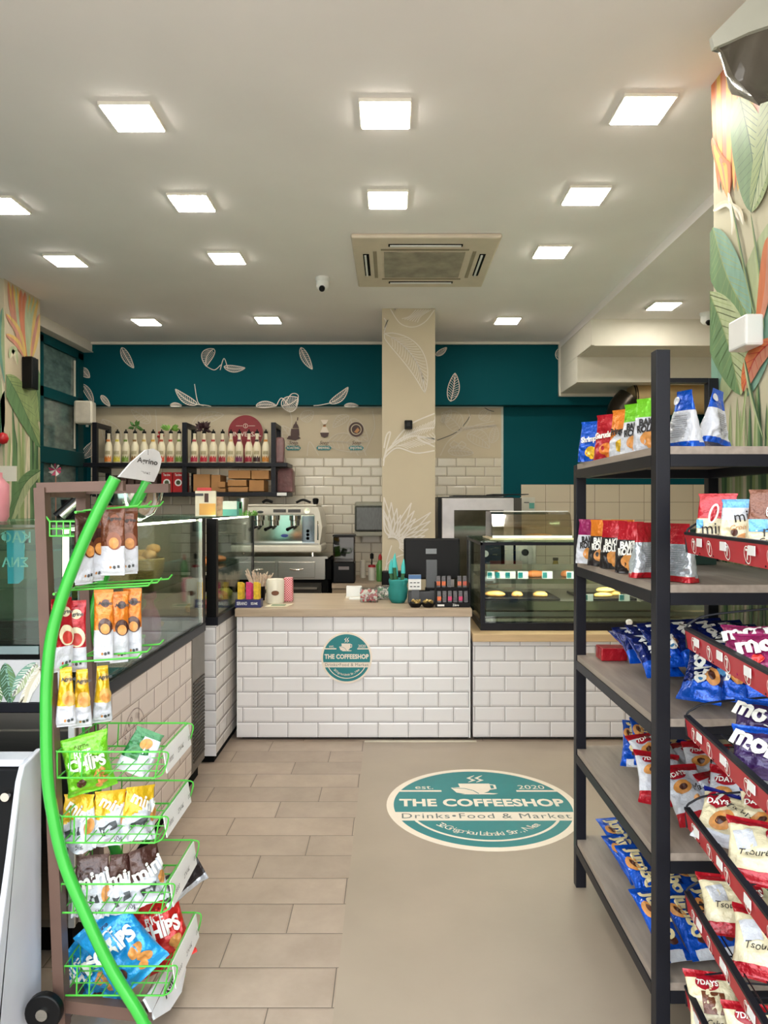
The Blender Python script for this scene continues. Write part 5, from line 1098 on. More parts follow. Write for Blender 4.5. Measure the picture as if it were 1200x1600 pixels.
FB = foil('blue', (10, 86, 204), .26, .4); FDB = foil('darkblue', (10, 34, 112), .2, .55); FSKY = foil('sky', (28, 150, 214)); FR_ = foil('red', (178, 16, 34)); FW = foil('white', (206, 208, 216), .4, .05); FCR = foil('cream', (226, 214, 178), .4, .05)
FMG = foil('magenta', (140, 14, 84)); FPU = foil('purple', (54, 30, 84)); FOR = foil('orange', (224, 126, 34)); FYE = foil('yellow', (228, 182, 30)); FBR = foil('brown', (70, 40, 34)); FGR = foil('green', (112, 196, 30)); FDG = foil('darkgreen', (30, 110, 50)); FBK = foil('black', (34, 28, 30), .35)
FSR = foil('scarlet', (206, 36, 30)); FNV = foil('navy', (16, 30, 130)); FSV = foil('silver', (200, 206, 214), .25, .6); FCB = foil('choco', (112, 60, 34)); FPB = foil('paleblue', (90, 160, 216))
TXT = M('print_white', (238, 236, 228), .4, var=.01); TXC = M('print_cream', (236, 220, 170), .4, var=.01); TXK = M('print_black', (30, 26, 28), .5); CRO = M('croissant_print', (206, 140, 72), .4, var=.3, scale=50); CHO = M('choco_print', (74, 34, 22), .4); OVR = M('oval_red', (156, 14, 34), .3)
HP = PI/2
KINDS = {
 'jumbo': dict(shape='pillow', w=.090, h=.225, t=.045, mats=[FB, FW, TXC, CRO, CHO, FCR], design=lambda s, v, f: (1 if v < .13 and abs(s) < .55 else 0),
    prints=[('oval', -.45, .64, .016, .030, .3, 3, .0012), ('oval', -.45, .64, .006, .017, .3, 4, .0022), ('text', 'Jumbo', .12, .56, .062, -HP, 2, dict(bold=.05, narrow=.9)), ('oval', .15, .22, .014, .010, 0, 4, .0012)]),
 'molto': dict(shape='pillow', w=.125, h=.19, t=.06, mats=[FDB, FPB, TXT, CRO, CHO, FB], crumple=.3, design=lambda s, v, f: (5 if v < .30 or (f == 'b') else (1 if .30 < v-.25*s < .42 else 0)),
    prints=[('oval', .45, .42, .020, .030, .4, 3, .0012), ('oval', .45, .42, .009, .016, .4, 4, .0024), ('text', 'Molto', -.12, .60, .062, -HP*.85, 2, dict(bold=.05, narrow=.85))]),
 'molto_m': dict(shape='pillow', w=.20, h=.15, t=.07, mats=[FMG, FSR, TXT, CRO, CHO], design=lambda s, v, f: 0 if v < .86 else 0,
    prints=[('text', 'molto', -.05, .64, .085, .12, 2, dict(bold=.05, narrow=.9)), ('oval', .52, .32, .030, .030, 0, 3, .0014), ('oval', .52, .33, .014, .016, 0, 4, .0026), ('oval', -.45, .3, .016, .014, 0, 1, .0014)]),
 'molto_p': dict(shape='pillow', w=.20, h=.15, t=.07, mats=[FPU, FB, TXT, CRO, CHO], design=lambda s, v, f: 1 if v > .84 else 0,
    prints=[('text', 'molto', -.05, .58, .085, -.35, 2, dict(bold=.05, narrow=.9)), ('oval', .5, .28, .028, .024, 0, 3, .0014), ('oval', .5, .28, .012, .012, 0, 4, .0026)]),
 'days_w': dict(shape='pillow', w=.145, h=.185, t=.05, mats=[FW, FR_, OVR, TXT, CRO, TXK, CHO], design=lambda s, v, f: 1 if (v < .2 or v > .88) else 0,
    prints=[('oval', -.25, .80, .032, .016, .15, 2, .0014), ('text', '7DAYS', -.25, .80, .020, .15, 3, dict(bold=.03, eps=.0028)), ('oval', -.3, .58, .028, .020, .3, 4, .0014), ('oval', -.3, .57, .012, .009, .3, 6, .0024), ('text', 'Max', .35, .55, .030, .2, 5, dict(shear=.3)), ('oval', .1, .38, .01, .008, 0, 4, .0014)]),
 'days_c': dict(shape='pillow', w=.19, h=.17, t=.06, mats=[FCR, FNV, OVR, TXT, CRO, TXK, FW, CHO], design=lambda s, v, f: 1 if (s > .62 or v > .9) else (6 if v < .18 else 0),
    prints=[('oval', -.5, .74, .030, .030, .3, 2, .0014), ('text', '7', -.5, .78, .036, .1, 3, dict(bold=.06, eps=.0028)), ('text', 'DAYS', -.5, .66, .022, .1, 3, dict(bold=.03, eps=.0028)), ('oval', -.3, .36, .034, .024, .8, 4, .0014), ('oval', -.3, .36, .018, .010, .8, 7, .0022), ('text', 'Tsoureki', .18, .58, .026, -.25, 5, dict(shear=.3))]),
 'days_r': dict(shape='pillow', w=.19, h=.17, t=.06, mats=[FCR, FR_, OVR, TXT, CRO, TXK, FW], design=lambda s, v, f: 1 if (v < .17 or v > .86) else 0,
    prints=[('oval', .35, .74, .036, .034, .2, 2, .0014), ('text', '7', .35, .79, .042, .0, 3, dict(bold=.06, eps=.0028)), ('text', 'DAYS', .35, .66, .026, .1, 3, dict(bold=.03, eps=.0028)), ('rect', -.5, .6, .022, .026, .3, 6, .0014), ('oval', .45, .42, .036, .024, .2, 4, .0014), ('text', 'Tsoureki', -.2, .4, .024, .1, 5, dict(shear=.3))]),
 'days_b': dict(shape='pillow', w=.19, h=.20, t=.06, mats=[FCR, FR_, OVR, TXT, FCB, TXK, FBK], design=lambda s, v, f: 1 if v > .88 else (6 if v < .05 else 0),
    prints=[('oval', -.2, .80, .040, .024, .0, 2, .0014), ('text', '7DAYS', -.2, .80, .024, .0, 3, dict(bold=.03, eps=.0028)), ('rect', -.05, .5, .038, .034, .0, 4, .0014), ('text', 'Cake Bar', .1, .2, .026, .0, 5, dict(shear=.3))]),
 'green': dict(shape='pillow', w=.19, h=.16, t=.06, mats=[FDG, FW, TXT], design=lambda s, v, f: 0, prints=[('text', 'croissant', 0, .6, .04, .1, 2, dict(bold=.03))]),
 'mini_r': dict(shape='stand', w=.14, h=.19, t=.08, mats=[FCR, FR_, TXT, TXK, CRO, FPB, FSV], design=lambda s, v, f: (1 if v > .58 else (6 if f == 'b' else 0)),
    prints=[('oval', -.2, .66, .014, .034, -.3, 2, .0014), ('oval', -.2, .66, .008, .027, -.3, 1, .0026), ('text', 'mini', -.15, .40, .055, .05, 3, dict(narrow=.9)), ('text', 'Croissant', 0, .26, .028, .1, 3, dict(shear=.3)), ('oval', .05, .10, .030, .014, 0, 4, .0014), ('rect', -.8, .48, .010, .014, 0, 5, .002)]),
 'mini_w': dict(shape='stand', w=.14, h=.17, t=.08, mats=[FCR, FPB, TXT, TXK, CRO, FW, CHO], design=lambda s, v, f: (1 if v > .86 else (5 if v > .62 else 0)),
    prints=[('text', 'mini', .2, .70, .05, .15, 3, dict(narrow=.9)), ('oval', .3, .28, .036, .020, 0, 4, .0014), ('oval', -.3, .40, .010, .012, 0, 6, .0014), ('text', 'Croissant', .1, .5, .022, .1, 4, dict(shear=.3))]),
 'mini_b': dict(shape='stand', w=.15, h=.21, t=.08, mats=[FCR, FCB, OVR, TXK, CRO, FPB, TXT], design=lambda s, v, f: (1 if v > .55 else 0),
    prints=[('oval', .1, .66, .026, .026, 0, 6, .0014), ('oval', .1, .66, .023, .023, 0, 2, .0024), ('text', 'DAYS', .1, .64, .022, 0, 6, dict(bold=.03, eps=.0036)), ('rect', -.55, .46, .026, .020, 0, 5, .0014), ('text', 'mini', .15, .38, .055, .05, 3, dict(narrow=.9)), ('text', 'Croissant', .1, .24, .028, .1, 3, dict(shear=.3))]),
}
def stand_kind(key, top, body, art, txt, tc_, h=.165, w=.105, back=None, slope=.0, foot=None, tv=.55, split=.66):
    KINDS[key] = dict(shape='stand', w=w, h=h, t=.062, crumple=.2, mats=[body, top, art, tc_, back or body, foot or body, FSV],
        design=lambda s, v, f: 1 if v > split+slope*s else ((5 if v < .1 else 4) if f == 'b' else (5 if v < .08 else 0)),
        prints=[('oval', .1, .24, .024, .022, .3, 2, .0014), ('oval', .35, .12, .016, .012, .3, 2, .0016)]+[('text', tt, 0, tv-.13*i, .030, .08, 3, dict(bold=.05, narrow=.72)) for i, tt in enumerate(txt.split())])
stand_kind('snackblue', FB, FB, FYE, 'Shrimps', TXT, split=.8); stand_kind('snackred', FR_, FR_, FOR, 'Garudakia', TXT, split=.8); stand_kind('snackorange', FOR, FW, FYE, 'Pringoles', TXK, slope=.2, split=.55)
stand_kind('bake_green', FGR, FW, CRO, 'BAKE ROLLS', TXK); stand_kind('bake_white', FMG, FW, CRO, 'BAKE ROLLS', TXK); stand_kind('bake_orange', FOR, FBK, CRO, 'BAKE ROLLS', TXT); stand_kind('bake_red', FR_, FBK, CRO, 'BAKE ROLLS', TXT)
stand_kind('bake_redback', FR_, FSV, FSV, 'Ingredients', TXT, foot=FR_); stand_kind('bluewhite', FB, FW, FW, 'Nutrition', FPB, foot=FB, w=.12)
FAINT = M('faint_print', (150, 150, 156), .5, var=.3, scale=200)
for kk, tp in (('bluewhite', .45), ('bake_redback', .25)):
    KINDS[kk]['taper'] = tp; KINDS[kk]['mats'].append(FAINT)
    for sd_ in (1,):
        for q in range(11): KINDS[kk]['prints'].append(('rect', .02*((q*7) % 3-1), .56-.037*q, (.028 if kk == 'bluewhite' else .024)*(1 if q % 3 else .8), .0013, 0, 7, .0016, sd_))
KINDS['bluewhite']['prints'] = [q for q in KINDS['bluewhite']['prints'] if q[0] == 'rect']+[('oval', .35, .84, .012, .012, 0, 0, .0014, 1)]
KINDS['agr_mini_y'] = dict(shape='stand', w=.105, h=.145, t=.09, crumple=.32, mats=[FW, FYE, TXT, GREYT, CRO], design=lambda s, v, f: 1 if v > .60+.2*s else 0, prints=[('text', 'mini', .1, .72, .045, -.5, 2, dict(bold=.03)), ('rect', -.1, .34, .024, .010, .35, 3, .0014), ('text', '50g', .4, .12, .016, .3, 3, {}), ('oval', .75, .45, .012, .02, 0, 4, .0014)])
KINDS['agr_mini_b'] = dict(KINDS['agr_mini_y']); KINDS['agr_mini_b']['mats'] = [FW, FBR, TXT, GREYT, CRO]; KINDS['agr_mini_b']['h'] = .155
KINDS['agr_mini_b']['prints'] = [('text', 'mini', .0, .62, .055, .25, 2, dict(bold=.03)), ('rect', -.1, .28, .024, .010, .35, 3, .0014), ('text', '50g', .4, .12, .016, .3, 3, {}), ('oval', .7, .38, .012, .02, 0, 4, .0014)]
def hangkind(key, top, art, tone, w=.062, h=.20, split=.42):
    KINDS[key] = dict(shape='hang', w=w, h=h, t=.03, crumple=.12, mats=[top, FW, art, GREYT, tone, TXT, CHO], design=lambda s, v, f: 1 if v < split else 0,
        prints=[('oval', .2, .50, w*.33, w*.42, .2, 4, .0014), ('oval', .2, .47, w*.22, w*.26, .2, 2, .0024), ('oval', .2, .82, w*.2, w*.2, 0, 4, .0012), ('text', 'Agrino', .2, .82, .014, 0, 3, dict(bold=.03, eps=.0024)), ('oval', -.1, .12, .003, .004, 0, 2, .0014), ('oval', .2, .12, .004, .005, 0, 3, .0014), ('rect', .5, .13, .003, .004, 0, 3, .0014)])
hangkind('hang_brown', FBR, CRO, FCB); hangkind('hang_choc', FCB, CRO, M('copper_tone', (150, 90, 66), .4)); hangkind('hang_red', FR_, M('berry_print', (196, 60, 50), .4, var=.3), FCR, w=.07, h=.205, split=.36); hangkind('hang_orange', FOR, CRO, FBR, w=.058, h=.21, split=.46)
KINDS_Y = 1
hangkind('hang_yellow', FYE, CRO, M('gold_tone', (214, 170, 90), .4), w=.052, h=.165, split=.38)
KINDS['hang_yellow']['taper'] = .45; KINDS['hang_yellow']['t'] = .045; KINDS['hang_yellow']['w'] = .06; KINDS['hang_yellow']['crumple'] = .25; KINDS['hang_choc']['w'] = .074
def chips(key, c, word, art):
    KINDS[key] = dict(shape='pillow', w=.17, h=.215, t=.09, crumple=.3, mats=[c, TXT, art, CHO, FW], design=lambda s, v, f: 0,
        prints=[('text', 'Agrino', -.1, .86, .018, -.3 if 0 else 0, 3, {}), ('text', 'RICE', -.1, .74, .035, 0, 1, dict(bold=.03, narrow=.8)), ('text', 'CHIPS', 0, .58, .058, 0, 1, dict(bold=.045, narrow=.8, eps=.0065)), ('oval', -.35, .24, .016, .016, 0, 3, .0014), ('oval', .4, .36, .022, .016, .5, 2, .0014), ('oval', .5, .22, .020, .014, -.5, 2, .0014), ('oval', .3, .15, .012, .012, -.5, 2, .0016)])
chips('chips_blue', FSKY, 'CHIPS', CRO); chips('chips_red', FSR, 'CHIPS', CRO); chips('chips_green', FGR, 'CHIPS', CRO)
KINDS['bag_gw'] = dict(shape='stand', w=.12, h=.15, t=.05, mats=[FDG, FW, CRO, TXT], design=lambda s, v, f: 0 if s < -.1 and v > .3 else (0 if v > .85 else 1), prints=[('oval', .1, .7, .022, .018, .5, 2, .0014), ('rect', .2, .52, .014, .010, .3, 0, .002)])
KINDS['bag_black'] = dict(shape='pillow', w=.11, h=.17, t=.04, mats=[FBK, FSV, TXT], design=lambda s, v, f: 1 if s > .5 else 0, prints=[('text', 'RICE', -.2, .4, .025, .3, 2, dict(bold=.03)), ('text', 'CHIPS', -.2, .28, .025, .3, 2, dict(bold=.03))])

# ================================================================ RIGHT BLACK RACK
t = thing('display_rack', 'tall black square tube rack with grey wood shelves at the right', 'rack', (1.01, 2.4, 0))
w_ = .04; XL, XR, YN_, YF_ = .735, 1.30, 1.97, 2.86
for x, y, z1 in ((XL, YN_, az(546, 1.97)), (XR-w_, YN_, az(546, 1.97)), (XL, YF_-w_, az(727, 2.84)), (XR-w_, YF_-w_, az(592, 2.84))):
    MB().box(x, x+w_, y, y+w_, .0, z1).build('post', BLACK, t, bevel=.002)
lev = [az(697, 1.97), az(914, 1.97), az(1124, 1.97), az(1334, 1.97), az(1537, 1.97)]
for z in lev:
    b_ = MB().box(XL+.004, XR-.004, YN_+.002, YF_-.002, z-.022, z)
    # notch free: the board lies inside the posts
    b_ = MB().box(XL+w_+.001, XR-w_-.001, YN_+.004, YF_-.004, z-.022, z); b_.box(XL+.004, XL+w_+.001, YN_+w_+.001, YF_-w_-.001, z-.022, z).box(XR-w_-.001, XR-.004, YN_+w_+.001, YF_-w_-.001, z-.022, z); b_.build('shelf_board', SHELFW, t)
    for y in (YN_, YF_-w_): MB().box(XL+w_, XR-w_, y, y+w_, z-.056, z-.0225).build('cross_bar', BLACK, t)
    for x in (XL, XR-w_): MB().box(x, x+w_, YN_+w_, YF_-w_, z-.056, z-.0225).build('side_bar', BLACK, t)
MB().box(XL+.36, XR-w_, YF_-w_, YF_, az(592, 2.84)-.018, az(592, 2.84)).build('top_bar', BLACK, t)
RK = 'snack_bag'
face = math.radians(-58)
L1 = lev[0]+.002; L2 = lev[1]+.002
def row(px, d_, **k): return (ax(px, d_), d_, k['z'])
for key, px, d_, rz, lb, sd in (('snackblue', 921, 2.70, -40, 'blue snack bag, farthest left on the top rack shelf', 0), ('snackred', 946, 2.60, -45, 'red snack bag second from the left on the top rack shelf', 1), ('snackorange', 970, 2.46, -50, 'orange and white snack bag on the top rack shelf', 2),
        ('bake_green', 990, 2.32, -50, 'white bag with green top on the top rack shelf, farther one', 3), ('bake_green', 1011, 2.20, -45, 'white bag with green top on the top rack shelf, just left of the near post', 4),
        ('bluewhite', 1064, 2.06, 112, 'white bag with blue foot on the top rack shelf, right of the near post', 5), ('bluewhite', 1110, 2.10, 215, 'white and blue bag leaning right at the right of the top rack shelf', 6)):
    o = put(key, RK, 'snack bag', lb, (ax(px, d_)+.01, d_, L1), (0, 0, math.radians(rz)), sd)
    if key == 'snackblue': o.scale = (1, 1, .92)
    if sd == 6: o.rotation_euler[1] = math.radians(-8); o.location.z += .012
for key, px, d_, rz, lb, sd in (('bake_white', 917, 2.68, -35, 'white bread snack bag with plum top, farthest left on the second rack shelf', 0), ('bake_orange', 936, 2.58, -40, 'black bread snack bag with orange top on the second rack shelf', 1), ('bake_red', 955, 2.47, -42, 'black bag with red top on the second rack shelf, farther one', 2),
        ('bake_orange', 968, 2.60, -42, 'orange topped bag partly behind the red ones on the second rack shelf', 3), ('bake_red', 980, 2.30, -48, 'black bag with red top on the second rack shelf, nearer one', 4), ('bake_redback', 1001, 2.17, 205, 'silver backed bag with red top just left of the near rack post', 5), ('bake_redback', 1056, 2.05, 120, 'silver backed bag with red foot just right of the near rack post', 6)):
    put(key, RK, 'snack bag', lb, (ax(px, d_)+.012, d_, L2), (0, 0, math.radians(rz)), sd)
tag(MB().box(1.02, 1.20, 2.62, 2.78, L2, L2+.13).build('display_carton', M('dark_green_card', (14, 48, 36), .5)), 'dark green display carton behind the bags on the second rack shelf', 'carton')
def lie(key, name, x, y, z, rx, rz, lb, sd, ry=0, s=1, grp=None):
    return put(key, name, 'snack bag', lb, (x, y, z), (math.radians(rx), math.radians(ry), math.radians(rz)), sd, s, grp)
# third shelf: dark blue packs
L3 = lev[2]+.026; n = 0
for r_, (y, z_, rx, xs) in enumerate(((2.06, .0, -44, (.885, .965, 1.045, 1.125, 1.20)), (2.22, .06, -52, (.90, .98, 1.06, 1.14, 1.21)), (2.38, .05, -62, (.92, 1.0, 1.08, 1.16, 1.22)), (2.54, .03, -70, (.93, 1.02, 1.11, 1.20)))):
    rn = ['front', 'second', 'third', 'back'][r_]
    for k, x in enumerate(xs):
        n += 1; lie('molto', 'croissant_pack', x, y+R.uniform(-.01, .01), L3+z_, rx+R.uniform(-6, 6), (-38 if r_ == 0 else 14)+R.uniform(-8, 8), 'dark blue croissant pack on the middle rack shelf, %s row, %s from the left' % (rn, ordn[k]), n % 4, grp='dark blue croissant packs')
lie('molto', 'croissant_pack', .875, 2.42, L3+.03, -60, 4, 'dark blue croissant pack on the middle shelf, upper left of the pile', 5, grp='dark blue croissant packs')
lie('molto', 'croissant_pack', .86, 2.22, L3+.03, -55, 8, 'dark blue croissant pack on the middle shelf just left of the near post', 6, grp='dark blue croissant packs')
tag(MB().box(.80, .90, 2.70, 2.78, lev[2]+.001, lev[2]+.05).build('red_tray', FR_, bevel=.004), 'red cardboard tray corner at the far left of the middle rack shelf', 'tray')
tag(MB().box(.92, 1.22, 2.79, 2.815, lev[2]+.001, lev[2]+.08).build('red_tray', FR_, bevel=.004), 'red cardboard tray behind the dark blue packs on the middle rack shelf', 'tray')
# fourth shelf
L4 = lev[3]+.028
for k, (x, y, z_, rz) in enumerate(((.86, 2.52, .01, -20), (.875, 2.42, .05, -14), (.94, 2.50, .045, -16), (1.02, 2.48, .03, 8), (1.12, 2.46, .02, 18), (1.18, 2.56, .0, 8))):
    lie('jumbo', 'croissant_pack', x, y, L4+z_, -62, rz, 'bright blue pack at the back of the fourth rack shelf, %s from the left' % ordn[k], k % 4, grp='bright blue packs on the fourth shelf')
for k, (x, y, z_, rx, rz, ry) in enumerate(((.83, 2.17, .02, -52, -8, 6), (.90, 2.30, .055, -60, 5, -5), (.90, 2.05, .015, -48, 12, 0), (.98, 2.17, .05, -52, -16, 0), (1.07, 2.30, .035, -62, 22, 0), (1.04, 2.06, .0, -50, 34, 5), (1.12, 2.17, .025, -60, -20, 0), (1.17, 2.33, .02, -66, 12, 0), (.955, 2.02, .0, -30, -40, 0))):
    lie('days_w', 'croissant_pack', x, y, L4+z_, rx, rz, 'white pack with red ends, fourth rack shelf heap, %s from the front left' % ordn[k], k % 4, ry, grp='white and red packs on the fourth shelf')
# fifth shelf: blue packs
L5 = lev[4]+.026; n = 0
for r_, (y, z_, rx, xs) in enumerate(((2.03, .0, -63, (.82, .905, .99, 1.075, 1.16)), (2.20, .045, -66, (.83, .915, 1.0, 1.09, 1.18)), (2.42, .01, -68, (.86, .945, 1.03, 1.115, 1.2)), (2.60, .0, -72, (.89, .98, 1.07, 1.16)))):
    for k, x in enumerate(xs):
        n += 1; lie('jumbo', 'croissant_pack', x, y+R.uniform(-.01, .01), L5+z_, rx+R.uniform(-5, 5), (13 if r_ < 2 else 6)+R.uniform(-6, 6), 'bright blue pack on the lowest rack shelf, %s row, %s from the left' % (['front', 'second', 'third', 'back'][r_], ordn[k]), n % 4, grp='bright blue packs on the lowest shelf')

# ================================================================ RED RAIL WIRE STAND
ws = thing('wire_stand', 'black wire basket stand with red price rails at the right edge', 'stand', (.775, 1.86, 0), -.09)
tz = [az(836, 1.86), az(985, 1.86), az(1122, 1.86), az(1266, 1.86), az(1397, 1.86), az(1545, 1.86)]
RAIL = M('rail_red', (176, 26, 40), .35, var=.04)
LN = .66
def W(x, y, z): return (x, y, z)
for i, z in enumerate(tz):
    rl = MB(); rl.prism([(0, 0), (-.006, .002), (.002, -.047), (.006, -.047)], lambda u, v, dd: (u, dd, z+v), -LN, 0).build('price_rail', RAIL, ws, world=False)
    rl = ws.children[-1] if False else [c for c in ws.children if c.name.startswith('price_rail')][-1]
    MB().box(-.007, .008, -LN, .002, z+.001, z+.008).build('rail_cap', BLACK, ws, world=False)
    m = MB()
    for k in range(6):
        yc = -.065-k*.11
        if (k % 2) == 1: yc -= .0
        fnr = lambda a_, b_: (-.0070+(.0065/.049)*(-b_-.0)*1.0, yc+a_, z-.002+b_)
        m.ribbon([fnr(.015*math.cos(q*PI/10), -.023+.018*math.sin(q*PI/10)) for q in range(21)], .0022, (-1, 0, 0))
        m.text('7', .032, lambda x, y: fnr(-x, -.023+y), bold=.03)
    m.build('rail_emblems', TXT, rl, world=False)
    for k in range(4):
        yc = -.115-k*.155+.02*(i % 2); MB().box(-.0085, -.0068, yc-.017, yc+.017, z-.024, z-.004).build('price_label', WPLAST, rl, world=False); 
    m = MB()
    for q in range(9): m.tube([(.005+.04*q, 0, z-.04), (.005+.04*q, -LN, z-.04)], .0018, 6)
    for q in range(8): m.tube([(0, -.0-LN*q/7, z-.042), (.36, -LN*q/7, z-.042)], .0022, 6)
    m.build('wire_floor', BLACK, ws, world=False)
    for y in (0, -LN):
        m = MB(); m.tube(bez([(0, y, z-.045), (-.002, y+.0, z+.0), (.012, y, z+.022), (.08, y, z+.045), (.36, y, z+.075)], 5), .0028, 6).tube(bez([(0, y, z-.03), (.12, y, z-.018), (.36, y, z+.0)], 4), .0024, 6)
        m.build('side_wires', BLACK, ws, world=False)
for y in (0, -LN):
    MB().tube([(.36, y, .02), (.36, y, 1.56)], .011, 10).build('upright', BLACK, ws, world=False, smooth=40)
    MB().tube([(.02, y, .012), (.38, y, .012)], .012, 10).build('foot', BLACK, ws, world=False, smooth=40)
mtw = ws.matrix_basis
def tier(i, key, px, y, rx, ry, rz, lb, sd, s=.76, dz=.0):
    Y = 1.86+y; z = tz[i]-.038+dz
    return put(key, 'croissant_pack', 'snack bag', lb, ((px-CX)*Y/F, Y, z), (math.radians(rx), math.radians(ry), math.radians(rz)), sd, s)
tier(0, 'mini_r', 1122, -.07, 0, 0, -22, 'cream and red mini croissant bag, first on the top red rail', 0)
tier(0, 'mini_w', 1160, -.16, 0, 0, -30, 'cream mini croissant bag with pale blue top, second on the top red rail', 1)
tier(0, 'mini_b', 1204, -.22, 0, 0, -14, 'cream mini croissant bag with brown top at the right picture edge', 2, .72)
tier(1, 'molto_m', 1184, -.20, -55, 0, -24, 'magenta croissant pack with white letters on the second red rail', 0, .78, .0)
tier(1, 'molto_m', 1215, -.36, -50, 0, -20, 'magenta croissant pack cut by the right picture edge on the second rail', 1, .78, .0)
tier(2, 'molto_p', 1196, -.17, -38, 0, -34, 'purple croissant pack on the third red rail, upper one', 0, .78, .02)
tier(2, 'molto_p', 1196, -.30, -36, 0, -34, 'purple croissant pack on the third red rail, nearer one', 1, .78, -.01)
tier(3, 'days_c', 1138, -.12, -58, 6, -34, 'cream pack with navy end on the fourth red rail, first', 0, .94, -.005)
tier(3, 'days_c', 1205, -.16, -54, 0, -35, 'cream pack with navy end on the fourth red rail, deeper one', 1, .94, .01)
tier(3, 'days_r', 1196, -.30, -54, 0, -30, 'cream pack with red ends on the fourth red rail at the picture edge', 2, .94, -.005)
tier(4, 'days_r', 1160, -.14, -58, 0, -16, 'cream pack with red ends lying first on the fifth red rail', 3, .94, .005)
tier(4, 'days_r', 1206, -.29, -52, 0, -30, 'cream pack with red ends nearer the camera on the fifth red rail', 4, .94, -.005)
tier(4, 'green', 1203, -.06, -20, 0, -30, 'green pack showing between the fourth and fifth red rails', 0, .6, .03)
tier(5, 'days_b', 1124, -.10, -44, 0, -12, 'cream and brown cake pack on the lowest red rail, first', 0, .72, -.02)
tier(5, 'days_b', 1190, -.22, -40, 0, -12, 'cream and brown cake pack on the lowest red rail, second', 1, .72, -.02)

# ================================================================ GREEN WIRE SNACK RACK (left)
RN, RF = 1.97, 2.253
BRN = M('brown_metal', (98, 74, 64), .45, var=.08, metal=.2); GRN = M('green_enamel', (56, 172, 60), .3, var=.04, coat=.4); GRW = M('green_wire', (76, 178, 60), .35, var=.05)
gr = thing('snack_rack', 'snack display rack of bowed green tubes, brown frame and green wire baskets', 'rack', (-.85, 2.1, 0))
pts = [(180, 747), (165, 775), (150, 805), (125, 860), (100, 925), (82, 987), (74, 1050), (72, 1112), (74, 1210), (83, 1275), (101, 1350), (136, 1434), (175, 1515), (222, 1592)]
near = [at(x, y, RN) for x, y in pts]
last = near[-1]; near.append(Vector((last.x+.03, RN, .02)))
MB().tube(bez(near, 4), .0165, 14).build('bowed_tube', GRN, gr, smooth=50)
far = [Vector((v.x-.008, RF, v.z)) for v in near]
MB().tube(bez(far, 4), .0165, 14).build('bowed_tube', GRN, gr, smooth=50)
def post(y):
    a = Vector((ax(60, RN)-.0, y, az(762, RN))); b_ = Vector((ax(93, RN), y, .06)); MB().bar(b_, a, .036, .03).build('frame_post', BRN, gr)
    MB().bar((b_.x-.02, y, .13), (ax(222, RN), y, .10), .03, .035).build('foot_bar', BRN, gr)
    MB().bar((a.x-.01, y+.0, a.z-.0), (ax(190, RN) if y < 2.1 else ax(215, RN), y, a.z+.006), .024, .028).build('head_bar', BRN, gr)
post(RN+.02); post(RF-.0)
MB().bar((ax(61, RN), RN+.04, az(768, RN)), (ax(61, RN), RF-.02, az(768, RN)), .03).build('frame_rail', BRN, gr)
MB().bar((ax(92, RN), RN+.04, .10), (ax(92, RN), RF-.02, .10), .03).build('frame_rail', BRN, gr)
MB().bar((ax(222, RN)+.01, RN, .09), (ax(222, RN)+.01, RF, .09), .022).build('frame_rail', BRN, gr)
wz = az(1582, 1.93)
for y in (RN-.035, RF+.035):
    wh = MB().tube([(ax(68, 1.93), y-.012, wz), (ax(68, 1.93), y+.012, wz)], .050, 24).build('wheel', BPLAST, gr, smooth=40, bevel=.004)
    MB().tube([(ax(68, 1.93), y-.018, wz), (ax(68, 1.93), y-.0125, wz)], .016, 14).build('wheel_bolt', STEEL, wh, smooth=40)
# header and foot cards
def card(px, name, lett, tz_):
    pass
m = MB(); P = lambda x, y: Vector((ax(x, RN), RN+.0, az(y, RN)))
hd = [(186, 745), (206, 722), (228, 703), (240, 701), (249, 706), (253, 718), (249, 735), (241, 753)]
def hp(x, y): # header plane runs away from the near tube to the far tube
    k = (x-186)/(241-186); k = max(-.1, min(1.3, k)); d_ = RN+(RF-RN)*k; return at(x, y, d_)
m.add([hp(*p) for p in hd]+[hp(*p)+Vector((-.006, .004, 0)) for p in hd], [tuple(range(8)), tuple(range(15, 7, -1))]+[(i, i+8, (i+1) % 8+8, (i+1) % 8) for i in range(8)])
hd_ = m.build('header_card', M('card_white', (222, 222, 224), .45), gr)
m = MB(); c0 = (229, 722)
tf = lambda sz, cx_, cy_: (lambda x, y: hp(cx_+x*sz+y*sz*.05, cy_-y*sz+x*sz*.16)+Vector((.0015, -.0025, 0)))
m.text('Agrino', 1, tf(11.5, 230, 721), bold=.02, shear=.1); m.text('ΣΝΑΚΣ', 1, tf(4.5, 227, 739)); m.ribbon([hp(231, 703+q*2)+Vector((.0015, -.0025, 0)) for q in range(5)], .001, (0, -1, 0)); m.build('lettering', TXK, hd_)
